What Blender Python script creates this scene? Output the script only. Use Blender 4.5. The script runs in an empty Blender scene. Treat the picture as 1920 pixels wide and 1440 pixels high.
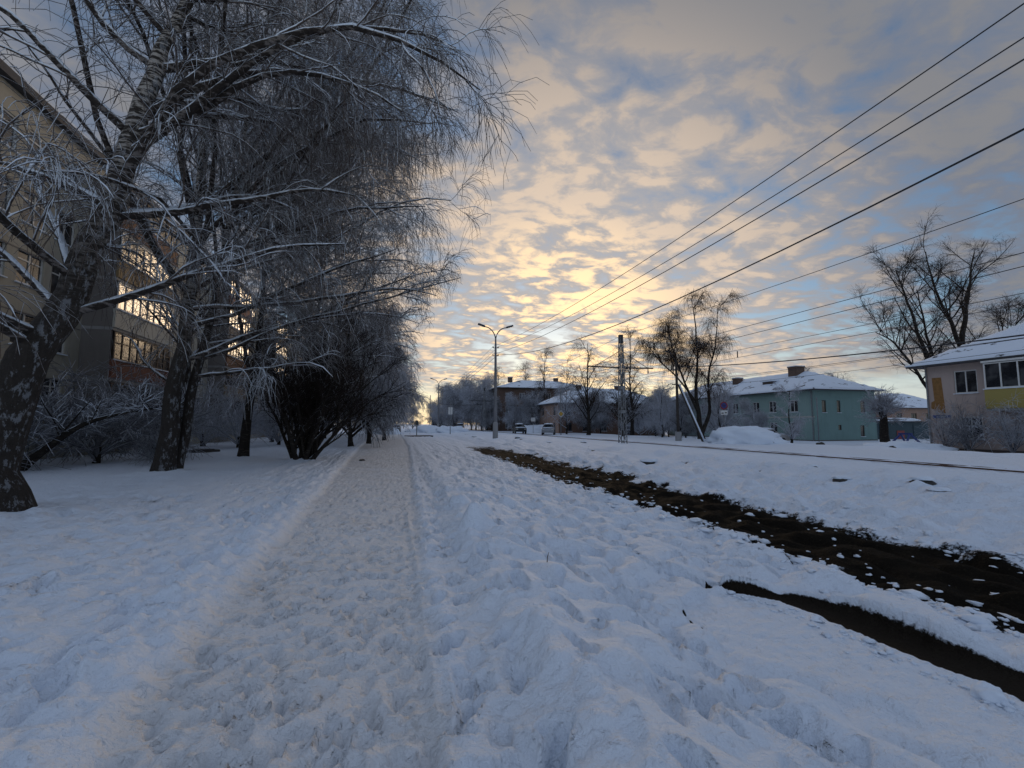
import bpy, math
import numpy as np
from mathutils import Vector, Matrix

# ------------------------------------------------------------------ camera, sky, sun, exposure
scene = bpy.context.scene
col = scene.collection
R = math.radians
cam_d = bpy.data.cameras.new("camera")
cam_d.sensor_width = 36.0
cam_d.lens = 16.0
cam_d.clip_start = 0.05
cam_d.clip_end = 8000.0
cam = bpy.data.objects.new("camera", cam_d)
col.objects.link(cam)
cam.location = (0, 0, 1.65)
cam.rotation_euler = (R(95.03), 0, R(-14.54))
scene.camera = cam

SUN_AZ, SUN_EL = 20.5, 7.5            # clockwise from +Y, above the horizon
sun_dir = Vector((math.sin(R(SUN_AZ)) * math.cos(R(SUN_EL)), math.cos(R(SUN_AZ)) * math.cos(R(SUN_EL)), math.sin(R(SUN_EL))))


class NT:
    """tiny node-tree builder"""
    def __init__(self, nt):
        self.nt = nt

    def n(self, kind, inputs=None, **props):
        nd = self.nt.nodes.new(kind)
        for k, v in props.items():
            setattr(nd, k, v)
        for k, v in (inputs or {}).items():
            s = nd.inputs[k]
            if hasattr(v, "is_output"):
                self.nt.links.new(v, s)
            else:
                s.default_value = v
        return nd

    def math(self, op, a, b=0.0, c=0.0, clamp=False):
        nd = self.n("ShaderNodeMath", {0: a, 1: b, 2: c}, operation=op, use_clamp=clamp)
        return nd.outputs[0]

    def vmath(self, op, a, b=(0, 0, 0)):
        nd = self.n("ShaderNodeVectorMath", {0: a, 1: b}, operation=op)
        return nd

    def ramp(self, v, a, b, lo=0.0, hi=1.0, smooth=True):
        nd = self.n("ShaderNodeMapRange", {0: v, 1: a, 2: b, 3: lo, 4: hi})
        nd.interpolation_type = "SMOOTHSTEP" if smooth else "LINEAR"
        nd.clamp = True
        return nd.outputs[0]

    def mix(self, f, a, b, blend="MIX"):
        nd = self.n("ShaderNodeMix", data_type="RGBA", blend_type=blend)
        for i, v in ((0, f), (6, a), (7, b)):
            if hasattr(v, "is_output"):
                self.nt.links.new(v, nd.inputs[i])
            else:
                nd.inputs[i].default_value = (*v, 1) if isinstance(v, tuple) and len(v) == 3 else v
        return nd.outputs[2]

    def noise(self, vec, scale, detail=3, rough=0.5, dist=0.0, out=0):
        return self.n("ShaderNodeTexNoise", {"Vector": vec, "Scale": scale, "Detail": detail, "Roughness": rough, "Distortion": dist}).outputs[out]

    def link(self, a, b):
        self.nt.links.new(a, b)


world = bpy.data.worlds.new("World")
scene.world = world
world.use_nodes = True
W = NT(world.node_tree)
world.node_tree.nodes.clear()
tc = W.n("ShaderNodeTexCoord").outputs["Generated"]
vdir = W.vmath("NORMALIZE", tc).outputs[0]
sep = W.n("ShaderNodeSeparateXYZ", {0: vdir})
dx, dy, dz = sep.outputs
sky = W.n("ShaderNodeTexSky", sky_type="NISHITA", sun_disc=False, sun_elevation=R(SUN_EL), sun_rotation=R(SUN_AZ), air_density=1.0, dust_density=0.3, ozone_density=3.0)
el = W.math("MAXIMUM", dz, 0.0)
den = W.math("ADD", el, 0.15)
uv = W.n("ShaderNodeCombineXYZ", {0: W.math("DIVIDE", dx, den), 1: W.math("DIVIDE", dy, den), 2: 0.0}).outputs[0]
# rolled, slightly sheared cloud deck
rot = W.n("ShaderNodeMapping", {"Vector": uv, "Location": (3.7, 1.3, 0.0), "Rotation": (0, 0, R(32)), "Scale": (1.75, 2.35, 1.0)}).outputs[0]
warp = W.n("ShaderNodeTexNoise", {"Vector": rot, "Scale": 1.7, "Detail": 3.0})
wv = W.vmath("SCALE", W.vmath("SUBTRACT", warp.outputs["Color"], (0.5, 0.5, 0.5)).outputs[0])
wv.inputs["Scale"].default_value = 0.40
rotw = W.vmath("ADD", rot, wv.outputs[0]).outputs[0]
big = W.noise(rotw, 0.50, 4, 0.52)
mid = W.noise(rotw, 1.9, 6, 0.60)
cell = W.n("ShaderNodeTexVoronoi", {"Vector": rotw, "Scale": 4.6, "Smoothness": 0.55}, feature="SMOOTH_F1").outputs["Distance"]
fine = W.noise(rotw, 9.0, 4, 0.6)
sdot = W.vmath("DOT_PRODUCT", vdir, tuple(sun_dir)).outputs["Value"]
glow = W.ramp(sdot, 0.74, 0.985)
near = W.ramp(sdot, 0.94, 0.9995)
# cells show strongest low towards the sun, the deck smooths out away from it
cellw = W.ramp(sdot, 0.35, 0.9, 0.14, 0.42)
dens = W.math("ADD", big, W.math("MULTIPLY", W.math("SUBTRACT", mid, 0.5), 0.90))
dens = W.math("SUBTRACT", dens, W.math("MULTIPLY", W.math("SUBTRACT", cell, 0.42), cellw))
dens = W.math("ADD", dens, W.math("MULTIPLY", W.math("SUBTRACT", fine, 0.5), 0.30))
# the deck ends in a ragged edge low over the horizon
edge = W.math("ADD", dz, W.math("MULTIPLY", W.math("SUBTRACT", W.noise(rotw, 1.1, 4, 0.6), 0.5), 0.085))
deck = W.ramp(edge, 0.052, 0.105)
cover = W.math("MULTIPLY", W.ramp(dens, 0.18, 0.46, 0.26, 0.97), deck)
lit = W.ramp(W.math("ADD", dens, W.math("MULTIPLY", W.math("SUBTRACT", fine, 0.5), 0.25)), 0.40, 0.64)
c_dark = W.mix(glow, (0.140, 0.158, 0.200), (0.36, 0.335, 0.325))
c_lite = W.mix(glow, (0.178, 0.178, 0.188), (0.60, 0.475, 0.365))
away = W.ramp(sdot, 0.66, 0.05)
c_dark = W.mix(away, c_dark, (0.175, 0.215, 0.295))
c_lite = W.mix(away, c_lite, (0.290, 0.345, 0.445))
c_lite = W.mix(near, c_lite, (1.10, 0.77, 0.42))
cloud = W.mix(lit, c_dark, c_lite)
# thin bright veil of haze low over the horizon
veil = W.math("MULTIPLY", W.ramp(dz, 0.20, 0.02), 0.86)
veil_c = W.mix(W.ramp(sdot, 0.86, 0.998), (4.6, 4.8, 4.7), (9.5, 7.2, 4.0))
veil_c = W.mix(W.ramp(dz, 0.03, 0.12), veil_c, W.mix(W.ramp(sdot, 0.72, 0.99), (4.1, 4.8, 5.4), (6.8, 6.7, 5.6)))
clear = W.mix(veil, sky.outputs[0], veil_c)
bg_sky = W.n("ShaderNodeBackground", {"Color": clear, "Strength": 0.10})
bg_cl = W.n("ShaderNodeBackground", {"Color": cloud, "Strength": 1.0})
mixs = W.n("ShaderNodeMixShader", {0: cover, 1: bg_sky.outputs[0], 2: bg_cl.outputs[0]})
wout = W.n("ShaderNodeOutputWorld", {"Surface": mixs.outputs[0]})

sun_data = bpy.data.lights.new("sun", "SUN")
sun_data.energy = 0.7
sun_data.angle = R(20)
sun_data.color = (1.0, 0.74, 0.48)
sun = bpy.data.objects.new("sun", sun_data)
col.objects.link(sun)
sun.rotation_euler = (-sun_dir).to_track_quat("-Z", "Y").to_euler()

vs = scene.view_settings
vs.view_transform = "Standard"
vs.look = "None"
vs.exposure = 0.44
vs.gamma = 1.0
vs.use_curve_mapping = False
scene.cycles.max_bounces = 5
scene.cycles.diffuse_bounces = 3
scene.cycles.glossy_bounces = 3
scene.cycles.use_adaptive_sampling = True
scene.cycles.use_denoising = True


# ------------------------------------------------------------------ materials
def new_mat(name):
    m = bpy.data.materials.new(name)
    m.use_nodes = True
    t = NT(m.node_tree)
    b = m.node_tree.nodes["Principled BSDF"]
    return m, t, b


def plain(name, rgb, rough=0.7, metal=0.0, var=0.25, scale=6.0, bump=0.0, spec=0.5):
    m, t, b = new_mat(name)
    co = t.n("ShaderNodeTexCoord").outputs["Object"]
    nz = t.noise(co, scale, 5, 0.6)
    k = t.ramp(nz, 0.3, 0.7, 1 - var, 1 + var, False)
    c = t.mix(1.0, (*rgb, 1), t.n("ShaderNodeCombineColor", {0: k, 1: k, 2: k}).outputs[0], "MULTIPLY")
    t.link(c, b.inputs["Base Color"])
    b.inputs["Roughness"].default_value = rough
    b.inputs["Metallic"].default_value = metal
    b.inputs["Specular IOR Level"].default_value = spec
    if bump:
        bn = t.n("ShaderNodeBump", {"Height": t.noise(co, scale * 4, 4, 0.6), "Strength": bump, "Distance": 0.02})
        t.link(bn.outputs[0], b.inputs["Normal"])
    return m


SNOW = (0.77, 0.84, 0.93)


def snow_mat(name, rgb=SNOW, bare=None, bare_lo=0.0, bare_hi=0.0, scale=1.2, stretch=(1, 1, 1)):
    """loose snow; where bare is given the covering breaks open in noise patches"""
    m, t, b = new_mat(name)
    co = t.n("ShaderNodeTexCoord").outputs["Object"]
    nz = t.noise(co, 2.0, 5, 0.6)
    c = t.mix(nz, (rgb[0] * .92, rgb[1] * .93, rgb[2] * .95, 1), (*rgb, 1))
    if bare:
        mp = t.n("ShaderNodeMapping", {"Vector": co, "Scale": stretch}).outputs[0]
        k = t.ramp(t.noise(mp, scale, 6, 0.65), bare_lo, bare_hi)
        c = t.mix(k, c, (*bare, 1))
    t.link(c, b.inputs["Base Color"])
    b.inputs["Roughness"].default_value = 0.75
    b.inputs["Specular IOR Level"].default_value = 0.2
    bn = t.n("ShaderNodeBump", {"Height": t.noise(co, 14, 5, 0.65), "Strength": 0.35, "Distance": 0.03})
    t.link(bn.outputs[0], b.inputs["Normal"])
    return m


def ground_mat(name):
    m, t, b = new_mat(name)
    co = t.n("ShaderNodeTexCoord").outputs["Object"]
    soil_a = t.n("ShaderNodeAttribute", attribute_name="soil").outputs["Fac"]
    wet_a = t.n("ShaderNodeAttribute", attribute_name="wet").outputs["Fac"]
    pack_a = t.n("ShaderNodeAttribute", attribute_name="packed").outputs["Fac"]
    n1 = t.noise(co, 1.1, 5, 0.6)
    n2 = t.noise(co, 7.0, 5, 0.65)
    n3 = t.noise(co, 30.0, 4, 0.6)
    snow = t.mix(n1, (0.74, 0.82, 0.93, 1), (0.79, 0.85, 0.94, 1))
    trod = t.mix(n2, (0.665, 0.67, 0.68, 1), (0.79, 0.80, 0.82, 1))
    pk = t.math("MULTIPLY", pack_a, t.ramp(t.math("ADD", n1, t.math("MULTIPLY", n2, 0.6)), 0.45, 1.05, 0.55, 1.0))
    base = t.mix(pk, snow, trod)
    ice = t.math("MULTIPLY", wet_a, t.ramp(n2, 0.44, 0.68, 0.0, 0.42))
    base = t.mix(ice, base, (0.20, 0.195, 0.18, 1))
    # bare earth breaks through the snow with ragged edges
    s = t.math("ADD", soil_a, t.math("MULTIPLY", t.math("SUBTRACT", n2, 0.5), 0.80))
    s = t.math("ADD", s, t.math("MULTIPLY", t.math("SUBTRACT", n3, 0.5), 0.60))
    sk = t.ramp(s, 0.40, 0.60)
    earth = t.mix(n2, (0.007, 0.006, 0.005, 1), (0.019, 0.015, 0.011, 1))
    earth = t.mix(t.ramp(n3, 0.55, 0.75), earth, (0.032, 0.028, 0.018, 1))
    earth = t.mix(t.math("MULTIPLY", wet_a, 0.8), earth, (0.034, 0.027, 0.021, 1))
    base = t.mix(sk, base, earth)
    t.link(base, b.inputs["Base Color"])
    t.link(t.math("SUBTRACT", t.ramp(sk, 0, 1, 0.72, 0.85, False), t.math("MULTIPLY", ice, 0.40)), b.inputs["Roughness"])
    t.link(t.ramp(sk, 0, 1, 0.25, 0.03, False), b.inputs["Specular IOR Level"])
    h = t.math("ADD", t.noise(co, 9.0, 4, 0.6), t.math("MULTIPLY", t.noise(co, 38.0, 4, 0.65), 0.45))
    h = t.math("ADD", h, t.math("MULTIPLY", sk, t.math("MULTIPLY", n3, 0.9)))
    # trodden dimples: rounded pits of a boot's width, patchy
    pv = t.n("ShaderNodeMapping", {"Vector": co, "Scale": (1.0, 0.72, 1.0)}).outputs[0]
    pv = t.vmath("ADD", pv, t.vmath("MULTIPLY", t.n("ShaderNodeTexNoise", {"Vector": co, "Scale": 5.0, "Detail": 2.0}).outputs["Color"], (0.12, 0.12, 0.0)).outputs[0]).outputs[0]
    d1 = t.n("ShaderNodeTexVoronoi", {"Vector": pv, "Scale": 6.5, "Randomness": 1.0}).outputs["Distance"]
    d2 = t.n("ShaderNodeTexVoronoi", {"Vector": pv, "Scale": 15.0, "Randomness": 1.0}).outputs["Distance"]
    some = t.ramp(t.noise(co, 1.7, 3, 0.6), 0.40, 0.62)
    pit = t.math("ADD", t.math("MULTIPLY", t.ramp(d1, 0.02, 0.42), some), t.math("MULTIPLY", t.ramp(d2, 0.02, 0.50), 0.30))
    pits = t.n("ShaderNodeBump", {"Height": pit, "Strength": t.math("MULTIPLY", t.ramp(pack_a, 0.0, 1.0, 0.42, 0.62, False), t.math("SUBTRACT", 1.0, sk)), "Distance": 0.06})
    bn = t.n("ShaderNodeBump", {"Height": h, "Strength": 1.0, "Distance": 0.04, "Normal": pits.outputs[0]})
    t.link(bn.outputs[0], b.inputs["Normal"])
    return m


def bark_mat(name, dark, pale, pale_amt=0.5, snow_thr=0.55, snow_amt=1.0, frost=0.0, dark_base=0.0, frost_col=SNOW, stick=0.0):
    """bark with snow lying on whatever faces up; frost whitens all sides a little"""
    m, t, b = new_mat(name)
    tcn = t.n("ShaderNodeTexCoord")
    co = tcn.outputs["Object"]
    bands = t.noise(t.n("ShaderNodeMapping", {"Vector": co, "Scale": (1.6, 1.6, 7.0)}).outputs[0], 2.2, 5, 0.65)
    crack = t.noise(t.n("ShaderNodeMapping", {"Vector": co, "Scale": (9, 9, 2.0)}).outputs[0], 1.5, 4, 0.6)
    k = t.ramp(bands, 0.62 - 0.3 * pale_amt, 0.72 - 0.3 * pale_amt)
    if dark_base > 0:
        zz = t.n("ShaderNodeSeparateXYZ", {0: co}).outputs[2]
        rise = t.ramp(t.math("ADD", zz, t.math("MULTIPLY", t.math("SUBTRACT", crack, 0.5), 3.0)), dark_base * 0.5, dark_base * 1.5)
        k = t.math("MULTIPLY", k, rise)
    dk = t.mix(crack, (*[c * 0.6 for c in dark], 1), (*[c * 1.5 for c in dark], 1))
    c = t.mix(k, dk, (*pale, 1))
    nz = t.n("ShaderNodeSeparateXYZ", {0: t.n("ShaderNodeNewGeometry").outputs["Normal"]}).outputs[2]
    patch = t.noise(co, 3.5, 4, 0.6)
    s = t.math("ADD", nz, t.math("MULTIPLY", t.math("SUBTRACT", patch, 0.5), 1.1))
    sk = t.math("MULTIPLY", t.ramp(s, snow_thr, snow_thr + 0.18), snow_amt)
    if frost:
        sk = t.math("MAXIMUM", sk, t.math("MULTIPLY", t.ramp(t.noise(co, 2.3, 3, 0.6), 0.25, 0.7, 0.4, 1.0), frost))
    if stick:
        sk = t.math("MAXIMUM", sk, t.math("MULTIPLY", t.math("MULTIPLY", t.ramp(t.noise(t.n("ShaderNodeMapping", {"Vector": co, "Scale": (1, 1, .45)}).outputs[0], 8.0, 6, 0.75), 0.53, 0.60), t.ramp(t.vmath("DOT_PRODUCT", t.n("ShaderNodeNewGeometry").outputs["Normal"], (0.80, -0.60, 0.0)).outputs["Value"], 0.35, 0.85)), stick))
    c = t.mix(sk, c, (*frost_col, 1))
    t.link(c, b.inputs["Base Color"])
    b.inputs["Roughness"].default_value = 0.85
    b.inputs["Specular IOR Level"].default_value = 0.15
    bn = t.n("ShaderNodeBump", {"Height": t.math("ADD", crack, t.math("MULTIPLY", bands, 0.8)), "Strength": 1.0, "Distance": 0.09})
    t.link(bn.outputs[0], b.inputs["Normal"])
    return m


def plaster_mat(name, rgb, stain=(0.5, 0.5, 0.5), rough=0.85, amt=0.5):
    m, t, b = new_mat(name)
    co = t.n("ShaderNodeTexCoord").outputs["Object"]
    a = t.noise(co, 0.55, 6, 0.62)
    st = t.noise(t.n("ShaderNodeMapping", {"Vector": co, "Scale": (2.5, 2.5, 0.35)}).outputs[0], 1.3, 5, 0.6)
    c = t.mix(t.math("MULTIPLY", t.ramp(t.math("ADD", t.math("MULTIPLY", a, 0.6), t.math("MULTIPLY", st, 0.4)), 0.42, 0.68), amt), (*rgb, 1), (rgb[0] * stain[0], rgb[1] * stain[1], rgb[2] * stain[2], 1))
    t.link(c, b.inputs["Base Color"])
    b.inputs["Roughness"].default_value = rough
    bn = t.n("ShaderNodeBump", {"Height": t.noise(co, 25, 4, 0.6), "Strength": 0.25, "Distance": 0.02})
    t.link(bn.outputs[0], b.inputs["Normal"])
    return m


def brick_mat(name, a, bcol, mortar):
    m, t, b = new_mat(name)
    co = t.n("ShaderNodeTexCoord").outputs["Object"]
    xyz = t.n("ShaderNodeSeparateXYZ", {0: co}).outputs
    v = t.n("ShaderNodeCombineXYZ", {0: t.math("ADD", xyz[0], xyz[1]), 1: xyz[2], 2: 0.0}).outputs[0]
    bk = t.n("ShaderNodeTexBrick", {"Vector": v, "Color1": (*a, 1), "Color2": (*bcol, 1), "Mortar": (*mortar, 1), "Scale": 1.0, "Mortar Size": 0.008, "Brick Width": 0.26, "Row Height": 0.078})
    nz = t.noise(co, 0.7, 5, 0.6)
    c = t.mix(t.ramp(nz, 0.4, 0.7, 0, 0.5), bk.outputs[0], (a[0] * .5, a[1] * .5, a[2] * .5, 1))
    t.link(c, b.inputs["Base Color"])
    b.inputs["Roughness"].default_value = 0.9
    return m


def glass_mat(name, rgb=(0.012, 0.014, 0.018)):
    m, t, b = new_mat(name)
    co = t.n("ShaderNodeTexCoord").outputs["Object"]
    c = t.mix(t.ramp(t.noise(co, 0.9, 3, 0.5), 0.45, 0.6), (*rgb, 1), (rgb[0] * 5, rgb[1] * 4.4, rgb[2] * 3.6, 1))
    t.link(c, b.inputs["Base Color"])
    b.inputs["Roughness"].default_value = 0.12
    b.inputs["IOR"].default_value = 1.55
    bn = t.n("ShaderNodeBump", {"Height": t.noise(co, 1.4, 2, 0.5), "Strength": 0.08, "Distance": 0.05})
    t.link(bn.outputs[0], b.inputs["Normal"])
    return m


M = {}
M["ground"] = ground_mat("snow_ground")
M["snow"] = snow_mat("snow")
M["roof_snow"] = snow_mat("roof_snow", bare=(0.035, 0.035, 0.04), bare_lo=0.585, bare_hi=0.64, scale=0.6, stretch=(1.0, 1.0, 3.0))
M["pile_snow"] = snow_mat("pile_snow", bare=(0.05, 0.045, 0.04), bare_lo=0.66, bare_hi=0.70, scale=1.6)
M["birch"] = bark_mat("birch_bark", (0.040, 0.034, 0.030), (0.42, 0.39, 0.36), 0.52, 0.62, 0.95, dark_base=6.0, stick=0.22)
M["limb"] = bark_mat("birch_limb", (0.036, 0.030, 0.027), (0.20, 0.18, 0.17), 0.40, 0.20, 1.0)
M["twig"] = bark_mat("snowy_twig", (0.095, 0.076, 0.068), (0.14, 0.115, 0.105), 0.3, 0.14, 0.95)
M["darkbark"] = bark_mat("dark_bark", (0.026, 0.022, 0.019), (0.07, 0.06, 0.05), 0.3, 0.55, 0.9)
M["darktwig"] = bark_mat("dark_twig", (0.034, 0.026, 0.023), (0.06, 0.048, 0.042), 0.3, 0.62, 0.8)
M["rusttwig"] = bark_mat("rust_twig", (0.050, 0.028, 0.016), (0.09, 0.05, 0.03), 0.4, 0.70, 0.7)
M["frost"] = bark_mat("frosted_twig", (0.05, 0.045, 0.045), (0.10, 0.09, 0.09), 0.4, 0.0, 1.0, frost=0.72, frost_col=(0.66, 0.70, 0.78))
M["halffrost"] = bark_mat("half_frosted_twig", (0.035, 0.03, 0.03), (0.08, 0.07, 0.07), 0.4, 0.25, 1.0, frost=0.34, frost_col=(0.66, 0.70, 0.78))
M["leaf"] = plain("withered_leaf", (0.16, 0.055, 0.018), 0.8, var=0.5)
M["concrete"] = plaster_mat("grey_concrete", (0.30, 0.30, 0.30))
M["pole"] = plaster_mat("pole_concrete", (0.21, 0.21, 0.22), amt=0.8)
M["wood"] = plain("weathered_wood", (0.045, 0.038, 0.033), 0.9, scale=3, bump=0.4)
M["steel"] = plain("galvanised_steel", (0.22, 0.23, 0.24), 0.55, 0.6)
M["dark_steel"] = plain("dark_steel", (0.035, 0.035, 0.04), 0.5, 0.5)
M["rust"] = plain("rusty_steel", (0.10, 0.055, 0.035), 0.8, 0.3)
M["porcelain"] = plain("insulator", (0.10, 0.07, 0.06), 0.3)
M["cable"] = plain("black_cable", (0.018, 0.018, 0.020), 0.6)
M["lens"] = plain("lamp_lens", (0.35, 0.35, 0.33), 0.3)
M["panel"] = plaster_mat("beige_panel_wall", (0.38, 0.355, 0.295), (0.62, 0.60, 0.58))
M["panel_dark"] = plaster_mat("grey_panel", (0.19, 0.175, 0.165), (0.6, 0.6, 0.6))
M["brown_par"] = plaster_mat("brown_parapet", (0.17, 0.085, 0.05), (0.6, 0.6, 0.6))
M["ochre_par"] = plaster_mat("ochre_parapet", (0.26, 0.185, 0.095), (0.7, 0.7, 0.7))
M["white_par"] = plaster_mat("white_parapet", (0.48, 0.47, 0.42), (0.65, 0.65, 0.65))
M["red_par"] = brick_mat("red_brick_parapet", (0.21, 0.075, 0.042), (0.16, 0.055, 0.035), (0.14, 0.11, 0.10))
M["pink"] = plaster_mat("pink_plaster", (0.46, 0.37, 0.33), (0.72, 0.70, 0.70))
M["ochre"] = plain("bare_ochre_plaster", (0.26, 0.135, 0.045), 0.9)
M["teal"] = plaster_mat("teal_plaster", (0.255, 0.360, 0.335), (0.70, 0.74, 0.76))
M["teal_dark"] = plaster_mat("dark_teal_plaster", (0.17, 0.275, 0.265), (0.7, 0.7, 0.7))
M["brown"] = plaster_mat("brown_plaster", (0.155, 0.092, 0.065), (0.65, 0.65, 0.65))
M["salmon"] = plaster_mat("salmon_plaster", (0.34, 0.225, 0.17), (0.7, 0.7, 0.7))
M["brick"] = brick_mat("brown_brick", (0.15, 0.09, 0.062), (0.12, 0.07, 0.05), (0.12, 0.10, 0.09))
M["yellow"] = plaster_mat("yellow_cladding", (0.34, 0.275, 0.085), (0.75, 0.75, 0.75))
M["plinth"] = plaster_mat("plinth", (0.10, 0.08, 0.07))
M["glass"] = glass_mat("window_glass")
M["white_frame"] = plain("white_window_frame", (0.62, 0.62, 0.60), 0.5, var=0.1)
M["brown_frame"] = plain("brown_window_frame", (0.055, 0.035, 0.025), 0.6)
M["eave"] = plain("eave_boards", (0.075, 0.07, 0.07), 0.8)
M["slate"] = plain("grey_slate", (0.06, 0.06, 0.065), 0.8)
M["stone"] = plain("dark_stone", (0.05, 0.045, 0.04), 0.9, bump=0.6)
M["car_silver"] = plain("silver_car_paint", (0.24, 0.25, 0.27), 0.25, 0.6, var=0.08)
M["car_dark"] = plain("dark_car_paint", (0.015, 0.017, 0.022), 0.25, 0.3, var=0.1)
M["car_white"] = plain("white_car_paint", (0.50, 0.48, 0.46), 0.3, 0.1, var=0.08)
M["tyre"] = plain("tyre_rubber", (0.015, 0.015, 0.015), 0.9)
M["red"] = plain("red_paint", (0.22, 0.022, 0.02), 0.5)
M["blue"] = plain("blue_paint", (0.02, 0.045, 0.20), 0.5)
M["sign_white"] = plain("sign_white", (0.62, 0.62, 0.60), 0.5, var=0.1)
M["sign_yellow"] = plain("sign_yellow", (0.55, 0.33, 0.05), 0.5, var=0.1)
M["black"] = plain("black_paint", (0.015, 0.015, 0.015), 0.5)
M["shed"] = plain("dark_shed_boards", (0.035, 0.035, 0.045), 0.9)
M["shed_teal"] = plain("teal_garage", (0.03, 0.06, 0.075), 0.7)


# ------------------------------------------------------------------ object helpers
def tag(o, label=None, cat=None, group=None, kind=None):
    if label:
        o["label"] = label
    if cat:
        o["category"] = cat
    if group:
        o["group"] = group
    if kind:
        o["kind"] = kind
    return o


def empty(name, loc=(0, 0, 0), rz=0.0):
    o = bpy.data.objects.new(name, None)
    o.empty_display_size = 0.2
    o.location = loc
    o.rotation_euler = (0, 0, rz)
    col.objects.link(o)
    return o


def link(name, me, mat, parent=None, loc=None, rz=None, kind=None):
    o = bpy.data.objects.new(name, me)
    col.objects.link(o)
    if mat is not None and len(me.materials) == 0:
        me.materials.append(mat)
    if parent:
        o.parent = parent
    if loc is not None:
        o.location = loc
    if rz is not None:
        o.rotation_euler = (0, 0, rz)
    if kind:
        o["kind"] = kind
    return o


def mesh_np(name, V, F, smooth=True):
    """V (n,3) float, F (m,4) or (m,3) int"""
    me = bpy.data.meshes.new(name)
    V = np.ascontiguousarray(V, np.float32)
    F = np.ascontiguousarray(F, np.int32)
    k = F.shape[1]
    me.vertices.add(len(V))
    me.vertices.foreach_set("co", V.ravel())
    me.loops.add(F.size)
    me.loops.foreach_set("vertex_index", F.ravel())
    me.polygons.add(len(F))
    me.polygons.foreach_set("loop_start", np.arange(len(F), dtype=np.int32) * k)
    me.polygons.foreach_set("loop_total", np.full(len(F), k, np.int32))
    me.polygons.foreach_set("use_smooth", np.full(len(F), smooth, bool))
    me.update(calc_edges=True)
    return me


class MB:
    """collects simple shapes into one mesh"""
    def __init__(self):
        self.v, self.f = [], []

    def quad(self, a, b, c, d):
        n = len(self.v)
        self.v += [tuple(a), tuple(b), tuple(c), tuple(d)]
        self.f.append((n, n + 1, n + 2, n + 3))

    def poly(self, pts):
        n = len(self.v)
        self.v += [tuple(p) for p in pts]
        self.f.append(tuple(range(n, n + len(pts))))

    def box(self, x0, x1, y0, y1, z0, z1, mat=None):
        n = len(self.v)
        p = [(x, y, z) for z in (z0, z1) for x, y in ((x0, y0), (x1, y0), (x1, y1), (x0, y1))]
        if mat is not None:
            p = [tuple(mat @ Vector(q)) for q in p]
        self.v += p
        self.f += [tuple(n + i for i in q) for q in ((3, 2, 1, 0), (4, 5, 6, 7), (0, 1, 5, 4), (1, 2, 6, 5), (2, 3, 7, 6), (3, 0, 4, 7))]
        return self

    def bar(self, a, b, w, h=None):
        """square bar from a to b"""
        a, b = Vector(a), Vector(b)
        d = b - a
        L = d.length
        q = d.to_track_quat("Z", "Y").to_matrix().to_4x4()
        q.translation = a
        h = h or w
        return self.box(-w / 2, w / 2, -h / 2, h / 2, 0, L, q)

    def tube(self, pts, rads, sides=8, cap=True):
        pts = [Vector(p) for p in pts]
        if not hasattr(rads, "__len__"):
            rads = [rads] * len(pts)
        n0 = len(self.v)
        for i, p in enumerate(pts):
            d = (pts[min(i + 1, len(pts) - 1)] - pts[max(i - 1, 0)]).normalized()
            ref = Vector((0, 0, 1)) if abs(d.z) < 0.9 else Vector((1, 0, 0))
            u = d.cross(ref).normalized()
            w = d.cross(u)
            for s in range(sides):
                a = 2 * math.pi * s / sides
                self.v.append(tuple(p + (u * math.cos(a) + w * math.sin(a)) * rads[i]))
        for i in range(len(pts) - 1):
            for s in range(sides):
                a = n0 + i * sides + s
                b = n0 + i * sides + (s + 1) % sides
                self.f.append((a, b, b + sides, a + sides))
        if cap:
            self.f.append(tuple(n0 + s for s in range(sides))[::-1])
            self.f.append(tuple(n0 + (len(pts) - 1) * sides + s for s in range(sides)))
        return self

    def mesh(self, name, smooth=False):
        me = bpy.data.meshes.new(name)
        me.from_pydata(self.v, [], self.f)
        if smooth:
            me.polygons.foreach_set("use_smooth", np.ones(len(me.polygons), bool))
        me.update()
        return me

    def build(self, name, mat, parent=None, smooth=False, **kw):
        return link(name, self.mesh(name, smooth), mat, parent, **kw)


def copy_thing(root, loc, rz=0.0, scale=1.0, label=None):
    r = root.copy()
    col.objects.link(r)
    r.location = loc
    r.rotation_euler = (0, 0, rz)
    r.scale = (scale, scale, scale)
    if label:
        r["label"] = label
    for ch in root.children:
        c = ch.copy()
        col.objects.link(c)
        c.parent = r
        for g in ch.children:
            d = g.copy()
            col.objects.link(d)
            d.parent = c
    return r


# ------------------------------------------------------------------ noise
_pr = np.random.default_rng(5)
PERM = np.concatenate([_pr.permutation(256)] * 2)
ANG = _pr.uniform(0, 2 * np.pi, 256)
GX, GY = np.cos(ANG), np.sin(ANG)


def perlin(x, y, seed=0):
    x = np.asarray(x, float) + seed * 17.31
    y = np.asarray(y, float) + seed * 9.73
    xi, yi = np.floor(x).astype(int), np.floor(y).astype(int)
    fx, fy = x - xi, y - yi
    u, v = fx * fx * fx * (fx * (fx * 6 - 15) + 10), fy * fy * fy * (fy * (fy * 6 - 15) + 10)

    def g(ix, iy, ddx, ddy):
        h = PERM[PERM[ix & 255] + (iy & 255)]
        return GX[h] * ddx + GY[h] * ddy
    a = g(xi, yi, fx, fy)
    b = g(xi + 1, yi, fx - 1, fy)
    c = g(xi, yi + 1, fx, fy - 1)
    d = g(xi + 1, yi + 1, fx - 1, fy - 1)
    return ((a + u * (b - a)) + v * ((c + u * (d - c)) - (a + u * (b - a)))) * 1.5


def fbm(x, y, octs=4, seed=0, gain=0.5):
    s, a, f = 0, 1.0, 1.0
    for o in range(octs):
        s = s + a * perlin(x * f, y * f, seed + o * 3)
        a *= gain
        f *= 2.03
    return s


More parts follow.
